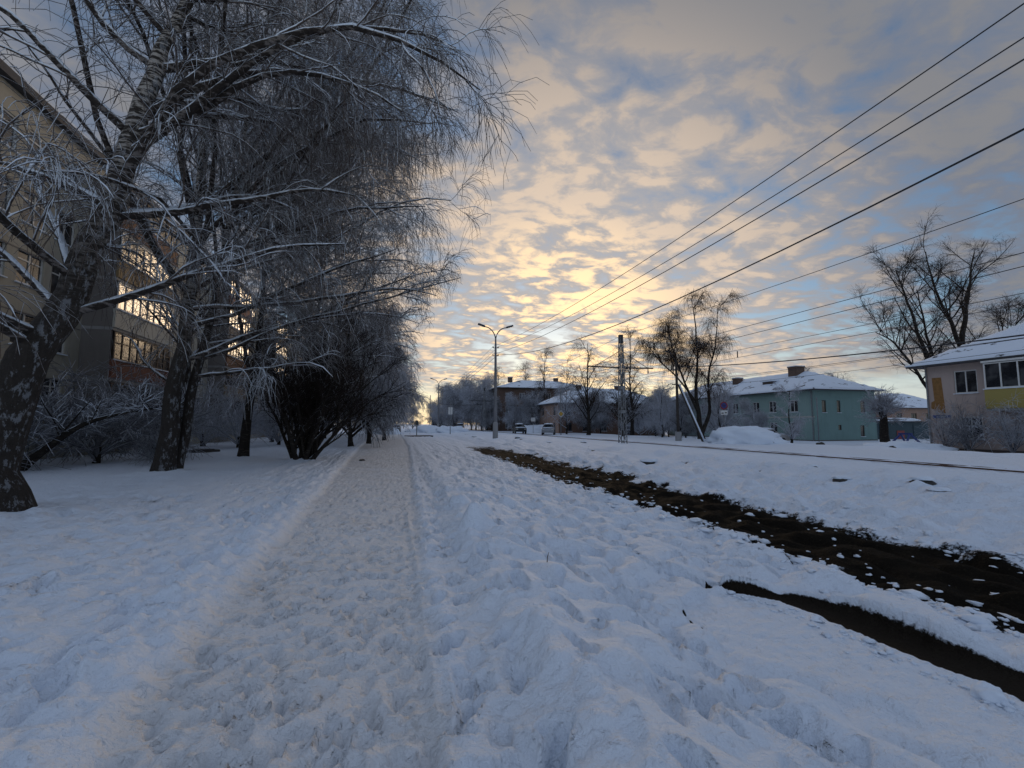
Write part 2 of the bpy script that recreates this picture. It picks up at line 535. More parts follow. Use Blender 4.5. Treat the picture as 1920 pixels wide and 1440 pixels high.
def S(a, b, x):
    t = np.clip((x - a) / (b - a), 0, 1)          # also runs downwards when b < a
    return t * t * (3 - 2 * t)


# ------------------------------------------------------------------ ground
def spread(fine0, fine1, step, grow, far0, far1):
    c = list(np.arange(fine0, fine1 + 1e-6, step))
    s, x = step, c[-1]
    while x < far1:
        s *= grow
        x += s
        c.append(x)
    s, x = step, c[0]
    lo = []
    while x > far0:
        s *= grow
        x -= s
        lo.append(x)
    return np.array(lo[::-1] + c)


XS = spread(-2.6, 4.7, 0.025, 1.033, -2500, 4.7)
XS = np.concatenate([XS, spread(4.74, 7.5, 0.04, 1.06, 4.74, 2500)])
ys = list(np.arange(-9.0, 1.2, 0.2))
y = 1.3
while y < 3500:
    ys.append(y)
    y += min(max(0.020, y * y / 820.0), 0.3 * y)
YS = np.array(ys)
XX, YY = np.meshgrid(XS, YS)
PX = [-1e4, -30, -15, -7, 0, .8, 2, 4.4, 4.8, 6.7, 7.2, 9.3, 10.6, 12.0, 13.0, 17, 28, 31, 36, 1e4]
PZ = [0, 0, .05, .06, .06, .06, .05, .05, -.03, -.03, .06, .06, .10, .26, .27, .20, .20, .10, -.3, -.3]


def path_edges(Y):
    yc = np.clip(Y, 2, 34)
    return -1.42 - 0.028 * (yc - 2.5), 0.27 + 0.025 * (yc - 2.4)


def ground_field(X, Y):
    near = np.exp(-np.clip(np.hypot(X, Y), 0, 400) / 60.0)
    wig = 0.22 * perlin(Y * 0.45, X * 0 + 3.1, 2) + 0.10 * perlin(Y * 1.7, X * 0.6, 3)
    z = np.interp(X + wig * S(3, 5, X) * (1 - S(30, 60, np.abs(X))), PX, PZ)
    xl, xr = path_edges(Y)
    pw = 0.06 * perlin(Y * 1.1, X * 0, 8) + 0.05 * perlin(Y * 3.4, X * 0, 9)
    packed = S(xl - .12 + pw, xl + .10 + pw, X) * (1 - S(xr - .06 + pw, xr + .14 + pw, X))
    packed = packed * (1 - S(140, 200, Y))
    z = z * (1 - packed) + packed * (-.015)
    # path surface: trodden lumps
    z = z + packed * (0.011 * fbm(X * 7, Y * 7, 3, 11) + 0.010 * perlin(X * 2.2, Y * 2.2, 14))
    # left: shovelled band next to the path, then a trampled lawn
    band = np.exp(-((X - (xl - .38)) / .30) ** 2)
    z = z + band * (.06 + .085 * fbm(X * 4.5, Y * 3.6, 3, 20)) * near
    lawn = (1 - S(xl - .7, xl - .15, X)) * near
    bil = 1 - np.abs(fbm(X * 1.9, Y * 1.5, 3, 24)) * 1.6
    tread = S(-.35, .25, fbm(X * .28, Y * .28, 2, 27)) * S(-9.5, -6.5, X)
    z = z + lawn * (-.13 * (0.35 + .65 * tread) * np.clip(bil, 0, 1) ** 2 + .02 * fbm(X * .8, Y * .8, 3, 29))
    # right: trough with deep treads, a ridge, then pillowy snow
    crest = 1.13 + .10 * perlin(Y * .55, X * 0, 31) + .012 * np.clip(Y, 0, 30)
    hr = (.115 + .08 * perlin(Y * .8, X * 0, 33) + .05 * perlin(Y * 2.3, X * 0, 34)) * (1 - .55 * S(8, 24, Y)) + .07 * np.exp(-((Y - 2.6) / 1.4) ** 2)
    dxr = X - crest
    wl = np.where(dxr < 0, .30, .62)
    z = z + hr * np.exp(-(dxr / wl) ** 2) * (1 - S(60, 90, Y)) * (1 + .35 * fbm(X * 5, Y * 4, 2, 36) * (dxr < .05))
    trough = np.exp(-((X - (xr + .36)) / .22) ** 2)
    z = z + trough * near * (-.03 - .05 * np.clip(fbm(X * 3.8, Y * 2.6, 3, 38), -.6, .9))
    field = S(xr + .7, xr + 1.3, X) * (1 - S(24, 32, X))
    pil = np.abs(fbm(X * 1.5 + .25 * Y, Y * 1.2, 2, 41, .42))
    pil2 = np.abs(perlin(X * 4.6, Y * 4.2, 44))
    soft = field * near * (1 - S(10.3, 11.5, X) * .65)
    z = z + soft * (.20 * np.clip(pil, 0, .7) + .045 * pil2 * (.4 + S(4, 9, Y)) - .03)
    outer = S(6.8, 7.6, X) * (1 - S(12.5, 14.5, X)) * (1 - S(60, 110, Y))
    z = z + outer * (.19 * np.abs(fbm(X * 1.6, Y * 1.0, 3, 46)) + .06 * fbm(X * .6, Y * .35, 3, 47))
    for bx, by in ((-6.94, 10.6), (-7.2, 17.6), (-6.74, 23.8), (-4.0, 22.2), (-4.6, 28.0), (-9.8, 25.0)):
        z = z + .13 * np.exp(-((X - bx) ** 2 + (Y - by) ** 2) / .75)
    # bare wet strip
    ew = .30 * fbm(Y * .55, X * .3, 3, 51) + .24 * fbm(Y * 2.6, X * 2.0, 4, 54, .6)
    x0, x1 = 4.72 + ew, 6.86 + .8 * ew + .25 * perlin(Y * .9, X * 0, 58)
    thin = 1 - .55 * S(20, 34, Y)
    soil = S(x0 - .45, x0 + .50, X) * (1 - S(x1 - .45, x1 + .40, X)) * thin * (1 - S(30, 40, Y))
    soil = soil * (1.06 + .30 * fbm(X * 2.6, Y * 2.2, 3, 60))
    z = z + .05 * (1 - S(.35, .7, soil)) * S(4.0, 4.8, X) * (1 - S(7.2, 8.4, X)) * near
    # smooth wet wheel rut curling in on the right
    ctr = np.interp(Y, [-9, 2.2, 2.6, 3.3, 3.62, 3.85, 4.06], [3.95, 3.88, 3.77, 3.74, 3.66, 3.45, 3.15])
    wid = np.interp(Y, [-9, 2.0, 2.6, 3.4, 3.8, 4.06, 4.14], [.19, .19, .16, .14, .115, .08, 0.03]) + .025 * perlin(Y * 5, X * 0, 63) + .018 * perlin(Y * 16, X * 3, 64)
    rut = (1 - S(wid * .75, wid * 1.15 + .02, np.abs(X - ctr))) * (Y < 4.2)
    soil = np.maximum(soil, rut * 1.3)
    # low crusted plate left of the rut, edged by a broken step
    edge = np.interp(Y, [-9, 2.2, 2.41, 2.87, 3.0, 3.38, 3.75, 3.95], [3.0, 2.78, 2.70, 2.38, 2.31, 2.41, 2.51, 2.95])
    edge = edge + .035 * perlin(Y * 6, X * 0, 66) + .02 * perlin(Y * 17, X * 0, 67)
    plate = S(edge - .01, edge + .05, X) * (1 - S(ctr - .03, ctr + .02, X)) * (1 - S(3.92, 4.08, Y + .06 * perlin(X * 7, Y * 0, 68)))
    z = z * (1 - plate) + plate * (.012 + .010 * fbm(X * 9, Y * 9, 3, 70) + .008 * np.abs(perlin(X * 22, Y * 22, 72)))
    z = z * (1 - rut) + rut * -.02 + .035 * np.exp(-((np.abs(X - ctr) - wid - .15) / .11) ** 2) * S(3.45, 3.1, Y) * (X > ctr - .1)
    crack = np.exp(-((X - edge) / .028) ** 2) * (Y < 3.8) * S(2.2, 2.4, Y) * S(.15, .45, perlin(Y * 3.1, X * 0, 75) + .25)
    z = z - crack * .05
    soil = np.maximum(soil, crack * .75)
    # narrow pressed ski line along the path's right edge
    z = z + .030 * np.exp(-((X - (.285 + .02 * perlin(Y * .8, X * 0, 77))) / .030) ** 2) * (Y < 9) * S(1.5, 2.2, Y)
    # the big lumps on the ridge
    for lx, ly, lr, lh in ((1.22, 7.0, .17, .30), (1.50, 7.7, .16, .12), (1.72, 6.2, .15, .13), (.98, 6.3, .14, .12), (1.45, 6.35, .13, .10), (2.1, 8.8, .2, .09), (1.05, 3.0, .22, .06), (1.25, 8.9, .18, .12), (2.6, 5.2, .22, .06)):
        d2 = ((X - lx) ** 2 + ((Y - ly) * .9) ** 2) / (lr * lr)
        z = z + lh * np.exp(-d2 ** 1.5)
    # broken crust along the foot and top of the tram bank
    bank = np.exp(-((X - 12.2 - .5 * perlin(Y * .2, X * 0, 81)) / 1.0) ** 2) * (1 - S(90, 140, Y))
    z = z + bank * (.15 * fbm(X * 1.3, Y * .9, 4, 83))
    hol = S(.36, .60, fbm(X * .9, Y * .7, 3, 86)) * np.exp(-((X - 11.4) / 1.4) ** 2) * (Y < 120)
    z = z - hol * .16
    soil = np.maximum(soil, hol * S(.0, .45, fbm(X * 2.2, Y * 1.8, 2, 88)) * .72)
    curb = np.exp(-((X - 14.2) / .22) ** 2) * S(.12, .5, fbm(Y * .9, X * 1.5, 3, 90)) * (Y < 130)
    soil = np.maximum(soil, curb * .62)
    # wheel-polished road beyond the rails
    road = S(20.5, 21.3, X) * (1 - S(26.5, 27.5, X)) * (Y < 400)
    z = z - road * .02
    for tx in (22.0, 23.6, 24.6, 26.2):
        z = z - .035 * np.exp(-((X - tx - .15 * perlin(Y * .1, X * 0, 98)) / .16) ** 2) * (Y < 300)
    z = z + S(13.5, 14.5, X) * (1 - S(20, 21, X)) * (Y < 120) * .035 * fbm(X * 1.1, Y * .5, 3, 99)
    edgebank = (np.exp(-((X - 28.2) / .7) ** 2)) * (Y < 150)
    z = z + edgebank * (.16 + .17 * fbm(X * .8, Y * .45, 3, 93))
    # far off: gentle swells only
    far = S(120, 500, np.hypot(X, Y))
    z = z * (1 - far) + far * (1.5 * perlin(X * .004, Y * .004, 95))
    # wet, worn spots on the path
    wet = packed * S(.22, .62, fbm(X * 1.3, Y * 1.1, 3, 97)) * near
    pk = packed + .35 * trough * near + .25 * road
    wet = np.maximum(wet, rut)
    return z, np.clip(soil, 0, 1.35), np.clip(wet, 0, 1), np.clip(pk, 0, 1)


ZZ, SOIL, WET, PACK = ground_field(XX, YY)
rng = np.random.default_rng(11)


def stamp(cx, cy, ang, la, lb, depth, rim=0.3, wet=0.0):
    """press an oval tread (half-length la along ang, half-width lb) into the ground"""
    r = la * 1.9
    i0, i1 = np.searchsorted(XS, (cx - r, cx + r))
    j0, j1 = np.searchsorted(YS, (cy - r, cy + r))
    if i1 - i0 < 2 or j1 - j0 < 2:
        return
    X, Y = XX[j0:j1, i0:i1] - cx, YY[j0:j1, i0:i1] - cy
    c, s = math.cos(ang), math.sin(ang)
    a, b = X * c + Y * s, -X * s + Y * c
    b = b + .12 * la * np.sin(a / la * 1.6)
    d = np.sqrt((a / la) ** 2 + (b / lb) ** 2)
    hole = 1 - S(.70, 1.04, d)
    ring = np.exp(-((d - 1.22) / .20) ** 2)
    ZZ[j0:j1, i0:i1] += -depth * hole * (1 - .35 * S(-1, 1, a / la)) + depth * rim * ring
    if wet:
        WET[j0:j1, i0:i1] = np.maximum(WET[j0:j1, i0:i1], wet * hole)


for k in range(1250):                                      # treads on the path
    cy = 1.6 + 26 * rng.random() ** 1.9
    xl, xr = path_edges(np.array(cy))
    cx = rng.uniform(xl + .1, xr - .02)
    stamp(cx, cy, R(90) + rng.normal(0, .38), rng.uniform(.06, .125), rng.uniform(.036, .058), rng.uniform(.022, .050), .14, wet=rng.random() * .9 if rng.random() < .14 else 0)
for cx, cy in ((-.62, 2.42), (-.30, 2.62), (-.78, 2.9), (-.55, 3.08), (-.05, 2.36), (-.12, 2.95), (-.95, 3.35), (-.35, 3.5), (.02, 3.7)):
    stamp(cx, cy, R(78) + rng.normal(0, .3), .15, .065, .042, .3, wet=.5 * rng.random())
for k in range(150):                                      # the deep treads in the trough
    cy = 1.5 + 16 * rng.random() ** 1.6
    xl, xr = path_edges(np.array(cy))
    stamp(xr + rng.uniform(.06, .62), cy, R(90) + rng.normal(0, .5), rng.uniform(.10, .17), rng.uniform(.05, .085), rng.uniform(.035, .08), .18)
for k in range(240):                                      # small crisp prints
    cy = 1.8 + 11 * rng.random() ** 1.4
    cx = rng.uniform(1.3, 4.4)
    if cy < 4.1 and cx > 2.3:
        continue
    stamp(cx, cy, R(100) + rng.normal(0, .5), rng.uniform(.07, .13), rng.uniform(.04, .06), rng.uniform(.03, .07), .1)
for k in range(70):                                       # treads over the deep snow on the right
    cy = 1.8 + 12 * rng.random() ** 1.4
    cx = rng.uniform(1.5, 4.4)
    if cy < 4.1 and cx > 2.3:
        continue
    stamp(cx, cy, R(104) + rng.normal(0, .45), rng.uniform(.12, .26), rng.uniform(.05, .085), rng.uniform(.045, .10), .12)
for t in range(4):                                        # dragged step trails
    x0, y0 = 1.45 + .55 * t + rng.normal(0, .05), 1.7 + .25 * t
    for k in range(9):
        cy = y0 + .62 * k + rng.normal(0, .06)
        cx = x0 - .045 * k + (.09 if k % 2 else -.09) + rng.normal(0, .03)
        if cy < 4.1 and cx > 2.2:
            continue
        stamp(cx, cy, R(106) + rng.normal(0, .15), rng.uniform(.18, .30), rng.uniform(.055, .08), rng.uniform(.06, .12), .14)
for k in range(330):                                      # treads over the lawn on the left
    cy = 2.2 + 14 * rng.random() ** 1.5
    xl, xr = path_edges(np.array(cy))
    cx = xl - .45 - 5.2 * rng.random() ** 1.3
    stamp(cx, cy, R(60) + rng.normal(0, .8), rng.uniform(.14, .28), rng.uniform(.07, .13), rng.uniform(.05, .11), .22)

nj, ni = XX.shape
VALL = np.stack([XX, YY, ZZ], -1).reshape(-1, 3)
idx = np.arange(nj * ni).reshape(nj, ni)
Q = np.stack([idx[:-1, :-1], idx[:-1, 1:], idx[1:, 1:], idx[1:, :-1]], -1).reshape(-1, 4)
qx = (XX[:-1, :-1] + XX[1:, 1:]).ravel() / 2
qy = (YY[:-1, :-1] + YY[1:, 1:]).ravel() / 2
xlq, xrq = path_edges(qy)
reg = np.zeros(len(Q), int)                               # 0 lawn, 1 path, 2 verge, 3 bare strip, 4 tram bank, 5 road, 6 yard
reg[qx > xlq] = 1
reg[qx > xrq + .05] = 2
reg[qx > 4.55] = 3
reg[qx > 7.0] = 4
reg[qx > 20.8] = 5
reg[qx > 28.0] = 6
for k, nm in enumerate(("snowy_lawn", "path", "snowy_verge", "muddy_track", "tram_bank", "road", "snowy_yard")):
    q = Q[reg == k]
    used = np.unique(q)
    remap = np.zeros(len(VALL), np.int32)
    remap[used] = np.arange(len(used))
    me = mesh_np(nm, VALL[used], remap[q])
    for an, arr in (("soil", SOIL), ("wet", WET), ("packed", PACK)):
        at = me.attributes.new(an, "FLOAT", "POINT")
        at.data.foreach_set("value", arr.ravel()[used].astype(np.float32))
    g = link(nm, me, M["ground"], kind="structure")


def gz(x, y):
    i = min(max(np.searchsorted(XS, x), 1), ni - 1)
    j = min(max(np.searchsorted(YS, y), 1), nj - 1)
    return float(ZZ[j - 1:j + 1, i - 1:i + 1].mean())


def blob(seed, sx, sy, sz, rough=0.25, sub=2, flat=0.35):
    """uneven lump with a flattened base"""
    r = np.random.default_rng(seed)
    nu, nv = (7, 4) if sub == 2 else (10 * sub // 2, 6 * sub // 2)
    V, F = [], []
    offs = r.normal(0, 1, 3) * 5
    for j in range(nv + 1):
        ph = math.pi * j / nv
        for i in range(nu):
            th = 2 * math.pi * i / nu
            d = np.array([math.sin(ph) * math.cos(th), math.sin(ph) * math.sin(th), math.cos(ph)])
            k = 1 + rough * (float(perlin(d[0] * 1.6 + offs[0] + d[2], d[1] * 1.6 + offs[1] - d[2] * .7)) + .5 * float(perlin(d[0] * 3.5 + offs[2], d[1] * 3.5 + d[2] * 2)))
            p = d * k * np.array([sx, sy, sz])
            if p[2] < -flat * sz:
                p[2] = -flat * sz
            V.append(p)
    for j in range(nv):
        for i in range(nu):
            F.append((j * nu + i, (j + 1) * nu + i, (j + 1) * nu + (i + 1) % nu, j * nu + (i + 1) % nu))
    return np.array(V), np.array(F)


# loose snow clumps on and beside the bare strip: nobody could count them
CV, CF, n0 = [], [], 0
protos = [blob(s, 1, 1.15, .8, .7, 2, .2) for s in range(9)]
for k in range(1500):
    cy = 1.9 + 22 * rng.random() ** 1.8
    e = rng.random()
    cx = rng.normal(4.72, .26) if e < .62 else (rng.normal(6.95, .3) if e < .84 else rng.uniform(4.8, 6.9))
    if e > .9:
        cy = rng.uniform(1.6, 3.9)
        cx = float(np.interp(cy, [1.6, 2.6, 3.4, 3.9], [3.62, 3.53, 3.50, 3.2])) - abs(rng.normal(.03, .09))
    s = rng.uniform(.010, .034) * (1 + 1.2 * (rng.random() < .10)) * (1 if e < .9 else .55)
    v, f = protos[k % 9]
    a = rng.uniform(0, 6.28)
    vv = v * s * np.array([rng.uniform(.8, 1.6), rng.uniform(.8, 1.6), rng.uniform(.55, 1.0)])
    vv = np.stack([vv[:, 0] * math.cos(a) - vv[:, 1] * math.sin(a) + cx, vv[:, 0] * math.sin(a) + vv[:, 1] * math.cos(a) + cy, vv[:, 2] + gz(cx, cy) + s * .12], -1)
    CV.append(vv)
    CF.append(f + n0)
    n0 += len(v)
o = link("snow_clumps", mesh_np("snow_clumps", np.concatenate(CV), np.concatenate(CF)), M["snow"])
tag(o, "loose white snow clumps scattered along the bare dark strip", "snow clumps", kind="stuff")


def lump(name, label, cat, x, y, sx, sy, sz, mat, seed, snow=0.0, group=None, rough=.3):
    z = gz(x, y)
    if snow:
        root = empty(name, (x, y, z))
        v, f = blob(seed, sx, sy, sz, rough, 4)
        link("stone_body", mesh_np("stone_body", v, f), M[mat], root, (0, 0, -sz * .25))
        v, f = blob(seed + 50, sx * 1.05, sy * 1.1, sz * .55, rough, 4, .1)
        link("snow_cap", mesh_np("snow_cap", v, f), M["snow"], root, (sx * .05, sy * .12, sz * .48))
    else:
        v, f = blob(seed, sx, sy, sz, rough, 4)
        root = link(name, mesh_np(name, v, f), M[mat], None, (x, y, z + sz * .15))
    return tag(root, label, cat, group)


lump("boulder", "dark boulder with a snow cap between the bare strip and the tram bank", "rock", 9.6, 15.9, .36, .30, .20, "stone", 3, snow=1)
lump("snow_block", "large rounded snow block beside the wet rut at the right edge", "snow block", 3.50, 2.08, .09, .075, .055, "snow", 8)
lump("dark_clod", "small dark clod lying on the trodden path", "clod", -1.35, 22.0, .13, .10, .06, "stone", 4)
for k, (x, y, s, lab) in enumerate(((11.0, 9.2, .22, "dark stone under a snow cap left of the two bank stones at right"), (11.9, 8.0, .26, "widest dark stone in the tram bank near the right edge"), (10.9, 7.0, .20, "lowest dark stone of the tram bank near the right edge"), (12.4, 11.3, .17, "small stone high on the tram bank right of the boulder"),
                                 (11.4, 33.0, .26, "dark stone just right of the nearer lamp's foot"), (13.0, 30.0, .24, "stone between the nearer lamp and the lattice mast"), (12.0, 44.0, .28, "far stone level with the nearer lamp's foot"), (9.0, 52.0, .30, "far stone left of the nearer lamp's foot"))):
    lump("snowy_stone", lab, "stone", x, y, s, s * .8, s * .5, "stone", 20 + k, snow=1, group="stones in the tram bank")
for k, (x, y, sx, sy, sz, lab) in enumerate(((26.6, 30.0, 3.0, 2.2, 1.15, "high rounded snow heap in front of the teal house"), (33.0, 23.3, 3.2, 2.2, .55, "low broad snow heap between the pollarded tree and pink house"), (6.8, 92, 3.6, 2.4, 1.3, "long snow heap beside the far end of the path"), (-1.2, 78, 2.6, 2.0, 1.0, "snow heap left of the path under the frosted trees"), (10.0, 84, 3.6, 2.0, 1.1, "snow heap in front of the farther twin-armed street lamp"), (25.5, 76, 5.0, 2.4, 1.3, "snow heap behind the small blank sign"))):
    v, f = blob(70 + k, sx, sy, sz, .34, 8, .12)
    v[:, 2] += .07 * sz * fbm(v[:, 0] * 1.6, v[:, 1] * 1.6 + v[:, 2], 3, 71 + k)
    tag(link("snow_heap", mesh_np("snow_heap", v, f), M["pile_snow"], None, (x, y, gz(x, y) + .02)), lab, "snow heap", "shovelled snow heaps")
for k, (x, y, r_, lab) in enumerate(((30.2, 21.8, .26, "dark ice block left of the pink house's corner shrub"), (31.6, 18.6, .24, "dark ice block under the yellow balcony's line"), (28.9, 25.6, .3, "dark ice block beside the low broad snow heap"))):
    lump("dark_ice_block", lab, "ice block", x, y, r_, r_ * .8, r_ * .6, "stone", 90 + k, group="ice blocks by the pink house")


# ------------------------------------------------------------------ buildings
WCACHE = {}


def window(parent, loc, a, w, h, frame="white_frame", cols=2, transom=0.0, recess=0.12, name="window"):
    """frame + pane set back in its opening; local x runs along the wall, -y points out"""
    key = (round(w, 2), round(h, 2), frame, cols, transom, recess)
    if key not in WCACHE:
        t = .07 if h > 1.0 else .05
        b = MB()
        y0, y1 = recess - .06, recess
        b.box(0, w, y0, y1, 0, t)
        b.box(0, w, y0, y1, h - t, h)
        b.box(0, t, y0, y1, t, h - t)
        b.box(w - t, w, y0, y1, t, h - t)
        for i in range(1, cols):
            x = w * i / cols
            b.box(x - .035, x + .035, y0 + .004, y1, t, h - t)
        if transom:
            b.box(t, w - t, y0 + .008, y1, h * transom - .03, h * transom + .03)
        s = MB()
        s.box(-.06, w + .06, -.09, recess - .03, -.05, -.004)
        p = MB()
        p.quad((t * .5, recess - .02, t * .5), (w - t * .5, recess - .02, t * .5), (w - t * .5, recess - .02, h - t * .5), (t * .5, recess - .02, h - t * .5))
        WCACHE[key] = (b.mesh("window_frame"), p.mesh("pane"), s.mesh("sill"))
    fm, pm, sm = WCACHE[key]
    o = link(name, fm, M[frame], parent, loc, a)
    link("pane", pm, M["glass"], o)
    if h > .9:
        link("sill", sm, M["snow"], o)
    return o


def facade(mb, O, a, Wd, z0, z1, openings, depth=.16):
    """wall sheet with real openings; O=(x,y) start, runs along angle a; outward is to the right"""
    ux, uy = math.cos(a), math.sin(a)
    nx, ny = uy, -ux

    def P(u, z, d=0.0):
        return (O[0] + ux * u - nx * d, O[1] + uy * u - ny * d, z)
    us = sorted({0, Wd, *[q for o in openings for q in (o[0], o[1])]})
    zs = sorted({z0, z1, *[q for o in openings for q in (o[2], o[3])]})
    for i in range(len(us) - 1):
        for j in range(len(zs) - 1):
            cu, cz = (us[i] + us[i + 1]) / 2, (zs[j] + zs[j + 1]) / 2
            if any(o[0] < cu < o[1] and o[2] < cz < o[3] for o in openings):
                continue
            mb.quad(P(us[i], zs[j]), P(us[i + 1], zs[j]), P(us[i + 1], zs[j + 1]), P(us[i], zs[j + 1]))
    for (u0, u1, a0, a1) in [o[:4] for o in openings]:
        mb.quad(P(u0, a0), P(u0, a0, depth), P(u0, a1, depth), P(u0, a1))
        mb.quad(P(u1, a0, depth), P(u1, a0), P(u1, a1), P(u1, a1, depth))
        mb.quad(P(u0, a0), P(u1, a0), P(u1, a0, depth), P(u0, a0, depth))
        mb.quad(P(u0, a1, depth), P(u1, a1, depth), P(u1, a1), P(u0, a1))


def wall_with_windows(parent, name, mat, O, a, Wd, z0, z1, wins, frame="white_frame", cols=2, transom=0.0):
    mb = MB()
    facade(mb, O, a, Wd, z0, z1, wins)
    w = mb.build(name, M[mat], parent)
    ux, uy = math.cos(a), math.sin(a)
    for q in wins:
        window(parent, (O[0] + ux * q[0], O[1] + uy * q[0], q[2]), a, q[1] - q[0], q[3] - q[2], q[4] if len(q) > 4 else frame, cols, transom)
    return w


def hip_roof(parent, x0, x1, y0, y1, z, rise, over=.55, along="y", snow="roof_snow", hip=1.0):
    """boarded soffit, hipped covering and a thick layer of snow on it"""
    X0, X1, Y0, Y1 = x0 - over, x1 + over, y0 - over, y1 + over
    hw = (X1 - X0) / 2 if along == "y" else (Y1 - Y0) / 2
    k = hw * hip

    def cover(zb, grow, n=14, amp=0.0, seed=0):
        a0, a1, b0, b1 = X0 - grow, X1 + grow, Y0 - grow, Y1 + grow
        gx = np.linspace(a0, a1, n * (1 if along == "y" else 2) + 1)
        gy = np.linspace(b0, b1, n * (2 if along == "y" else 1) + 1)
        gx = np.unique(np.append(gx, (a0 + a1) / 2))
        gy = np.unique(np.append(gy, (b0 + b1) / 2))
        A, B = np.meshgrid(gx, gy)
        da, db = np.minimum(A - a0, a1 - A), np.minimum(B - b0, b1 - B)
        if along == "y":
            t = np.minimum(da / hw, db / k)
        else:
            t = np.minimum(db / hw, da / k)
        t = np.clip(t, 0, 1)
        Zc = zb + rise * t + amp * fbm(A * .7 + seed, B * .7, 3, seed)
        V = np.stack([A, B, Zc], -1).reshape(-1, 3)
        idn = np.arange(A.size).reshape(A.shape)
        F = np.stack([idn[:-1, :-1], idn[:-1, 1:], idn[1:, 1:], idn[1:, :-1]], -1).reshape(-1, 4)
        # turned-down rim
        rim = np.concatenate([idn[0, :], idn[1:, -1], idn[-1, -2::-1], idn[-2:0:-1, 0]])
        base = V[rim].copy()
        base[:, 2] = zb - (.12 if amp else .10)
        m = len(rim)
        nb = len(V)
        F2 = np.array([(rim[i], nb + i, nb + (i + 1) % m, rim[(i + 1) % m]) for i in range(m)])
        return np.concatenate([V, base]), np.concatenate([F, F2])
    v, f = cover(z, 0.0)
    r = link("roof", mesh_np("roof", v, f, False), M["slate"], parent)
    v, f = cover(z + .13, .05, 22, .05, 4)
    link("roof_snow", mesh_np("roof_snow", v, f, True), M[snow], r)
    sf = MB()
    sf.quad((X0, Y0, z - .08), (X0, Y1, z - .08), (X1, Y1, z - .08), (X1, Y0, z - .08))
    sf.build("soffit", M["eave"], r)
    return r


def chimney(parent, x, y, z, h, w=.7, mat="brick"):
    b = MB()
    b.box(x - w / 2, x + w / 2, y - w / 2, y + w / 2, z, z + h)
    b.box(x - w / 2 - .07, x + w / 2 + .07, y - w / 2 - .07, y + w / 2 + .07, z + h, z + h + .14)
    c = b.build("chimney", M[mat], parent)
    s = MB()
    s.box(x - w / 2 - .06, x + w / 2 + .06, y - w / 2 - .06, y + w / 2 + .06, z + h + .144, z + h + .24)
    s.build("chimney_snow", M["snow"], c)


# --- five-storey apartment block on the left: facade runs along the path
AX = -15.5
ap = empty("apartment_block", (AX, 14.0, 0))
ROWS = [2.35 + 2.65 * k for k in range(5)]
stacks = [(13.6, 20.0), (30.0, 36.4), (46.4, 52.8)]
wins = []
for zr in ROWS:
    for u in (1.2, 4.0, 7.2, 9.3, 11.3, 22.0, 25.0, 27.6, 38.6, 41.5, 44.0, 55.0, 58.0, 61.0, 64.0):
        wins.append((u, u + (1.5 if u not in (11.3, 25.0) else 1.3), zr, zr + 1.45))
wall_with_windows(ap, "wall", "panel", (0, 0), R(90), 68.0, -0.5, 15.5, wins, cols=2, transom=.72)
b = MB()
b.quad((-12, 0, -.5), (0, 0, -.5), (0, 0, 15.5), (-12, 0, 15.5))
b.quad((0, 68, -.5), (-12, 68, -.5), (-12, 68, 15.5), (0, 68, 15.5))
b.quad((-12, 68, -.5), (-12, 0, -.5), (-12, 0, 15.5), (-12, 68, 15.5))
b.build("end_wall", M["panel_dark"], ap)
b = MB()
b.box(-12.3, .35, -.3, 68.3, 15.504, 15.86)
rf = b.build("roof", M["slate"], ap)
b = MB()
b.box(-12.2, .30, -.25, 68.25, 15.864, 16.02)
b.build("roof_snow", M["snow"], rf)
for k in range(1, 5):                                          # joints between the wall panels
    z = -.1 + 2.65 * k + 1.2
    for a0, a1 in ((0, 13.55), (20.05, 29.95), (36.45, 46.35), (52.85, 68)):
        b = MB()
        b.box(-.01, .012, a0, a1, z - .03, z + .03)
        b.build("joint", M["panel_dark"], ap)
PARS = ["panel_dark", "red_par", "white_par", "ochre_par", "brown_par"]
for si, (u0, u1) in enumerate(stacks):
    for k in range(5):
        zf = ROWS[k] - 1.05
        par = PARS[(k + (0 if si == 0 else 2 * si)) % 5] if si else PARS[k]
        b = MB()
        b.box(.0, 1.36, u0, u1, zf - .10, zf + .06)
        lo = b.build("loggia", M["concrete"], ap)
        b = MB()
        b.box(1.30, 1.42, u0 + .03, u1 - .03, zf + .064, zf + 1.05)
        b.build("parapet", M[par], lo)
        for ue in (u0, u1 - .14):
            b = MB()
            b.box(.0, 1.29, ue, ue + .14, zf + .064, zf + 2.54)
            b.build("side_wall", M["panel_dark"], lo)
        n = 8
        fr = "white_frame" if k in (2, 3) and si == 0 else "brown_frame"
        wn = window(lo, (1.40, u0 + .16, zf + 1.06), R(90), u1 - u0 - .32, 1.44, fr, n, .62 if k != 2 else .0, .06, name="glazing")
    b = MB()
    b.box(.0, 1.50, u0 - .1, u1 + .1, ROWS[4] - 1.05 + 2.56, ROWS[4] + 1.66)
    b.build("loggia_roof", M["panel_dark"], ap)
tag(ap, "long five-storey beige apartment block with stacked glazed loggias behind the birches", "building")

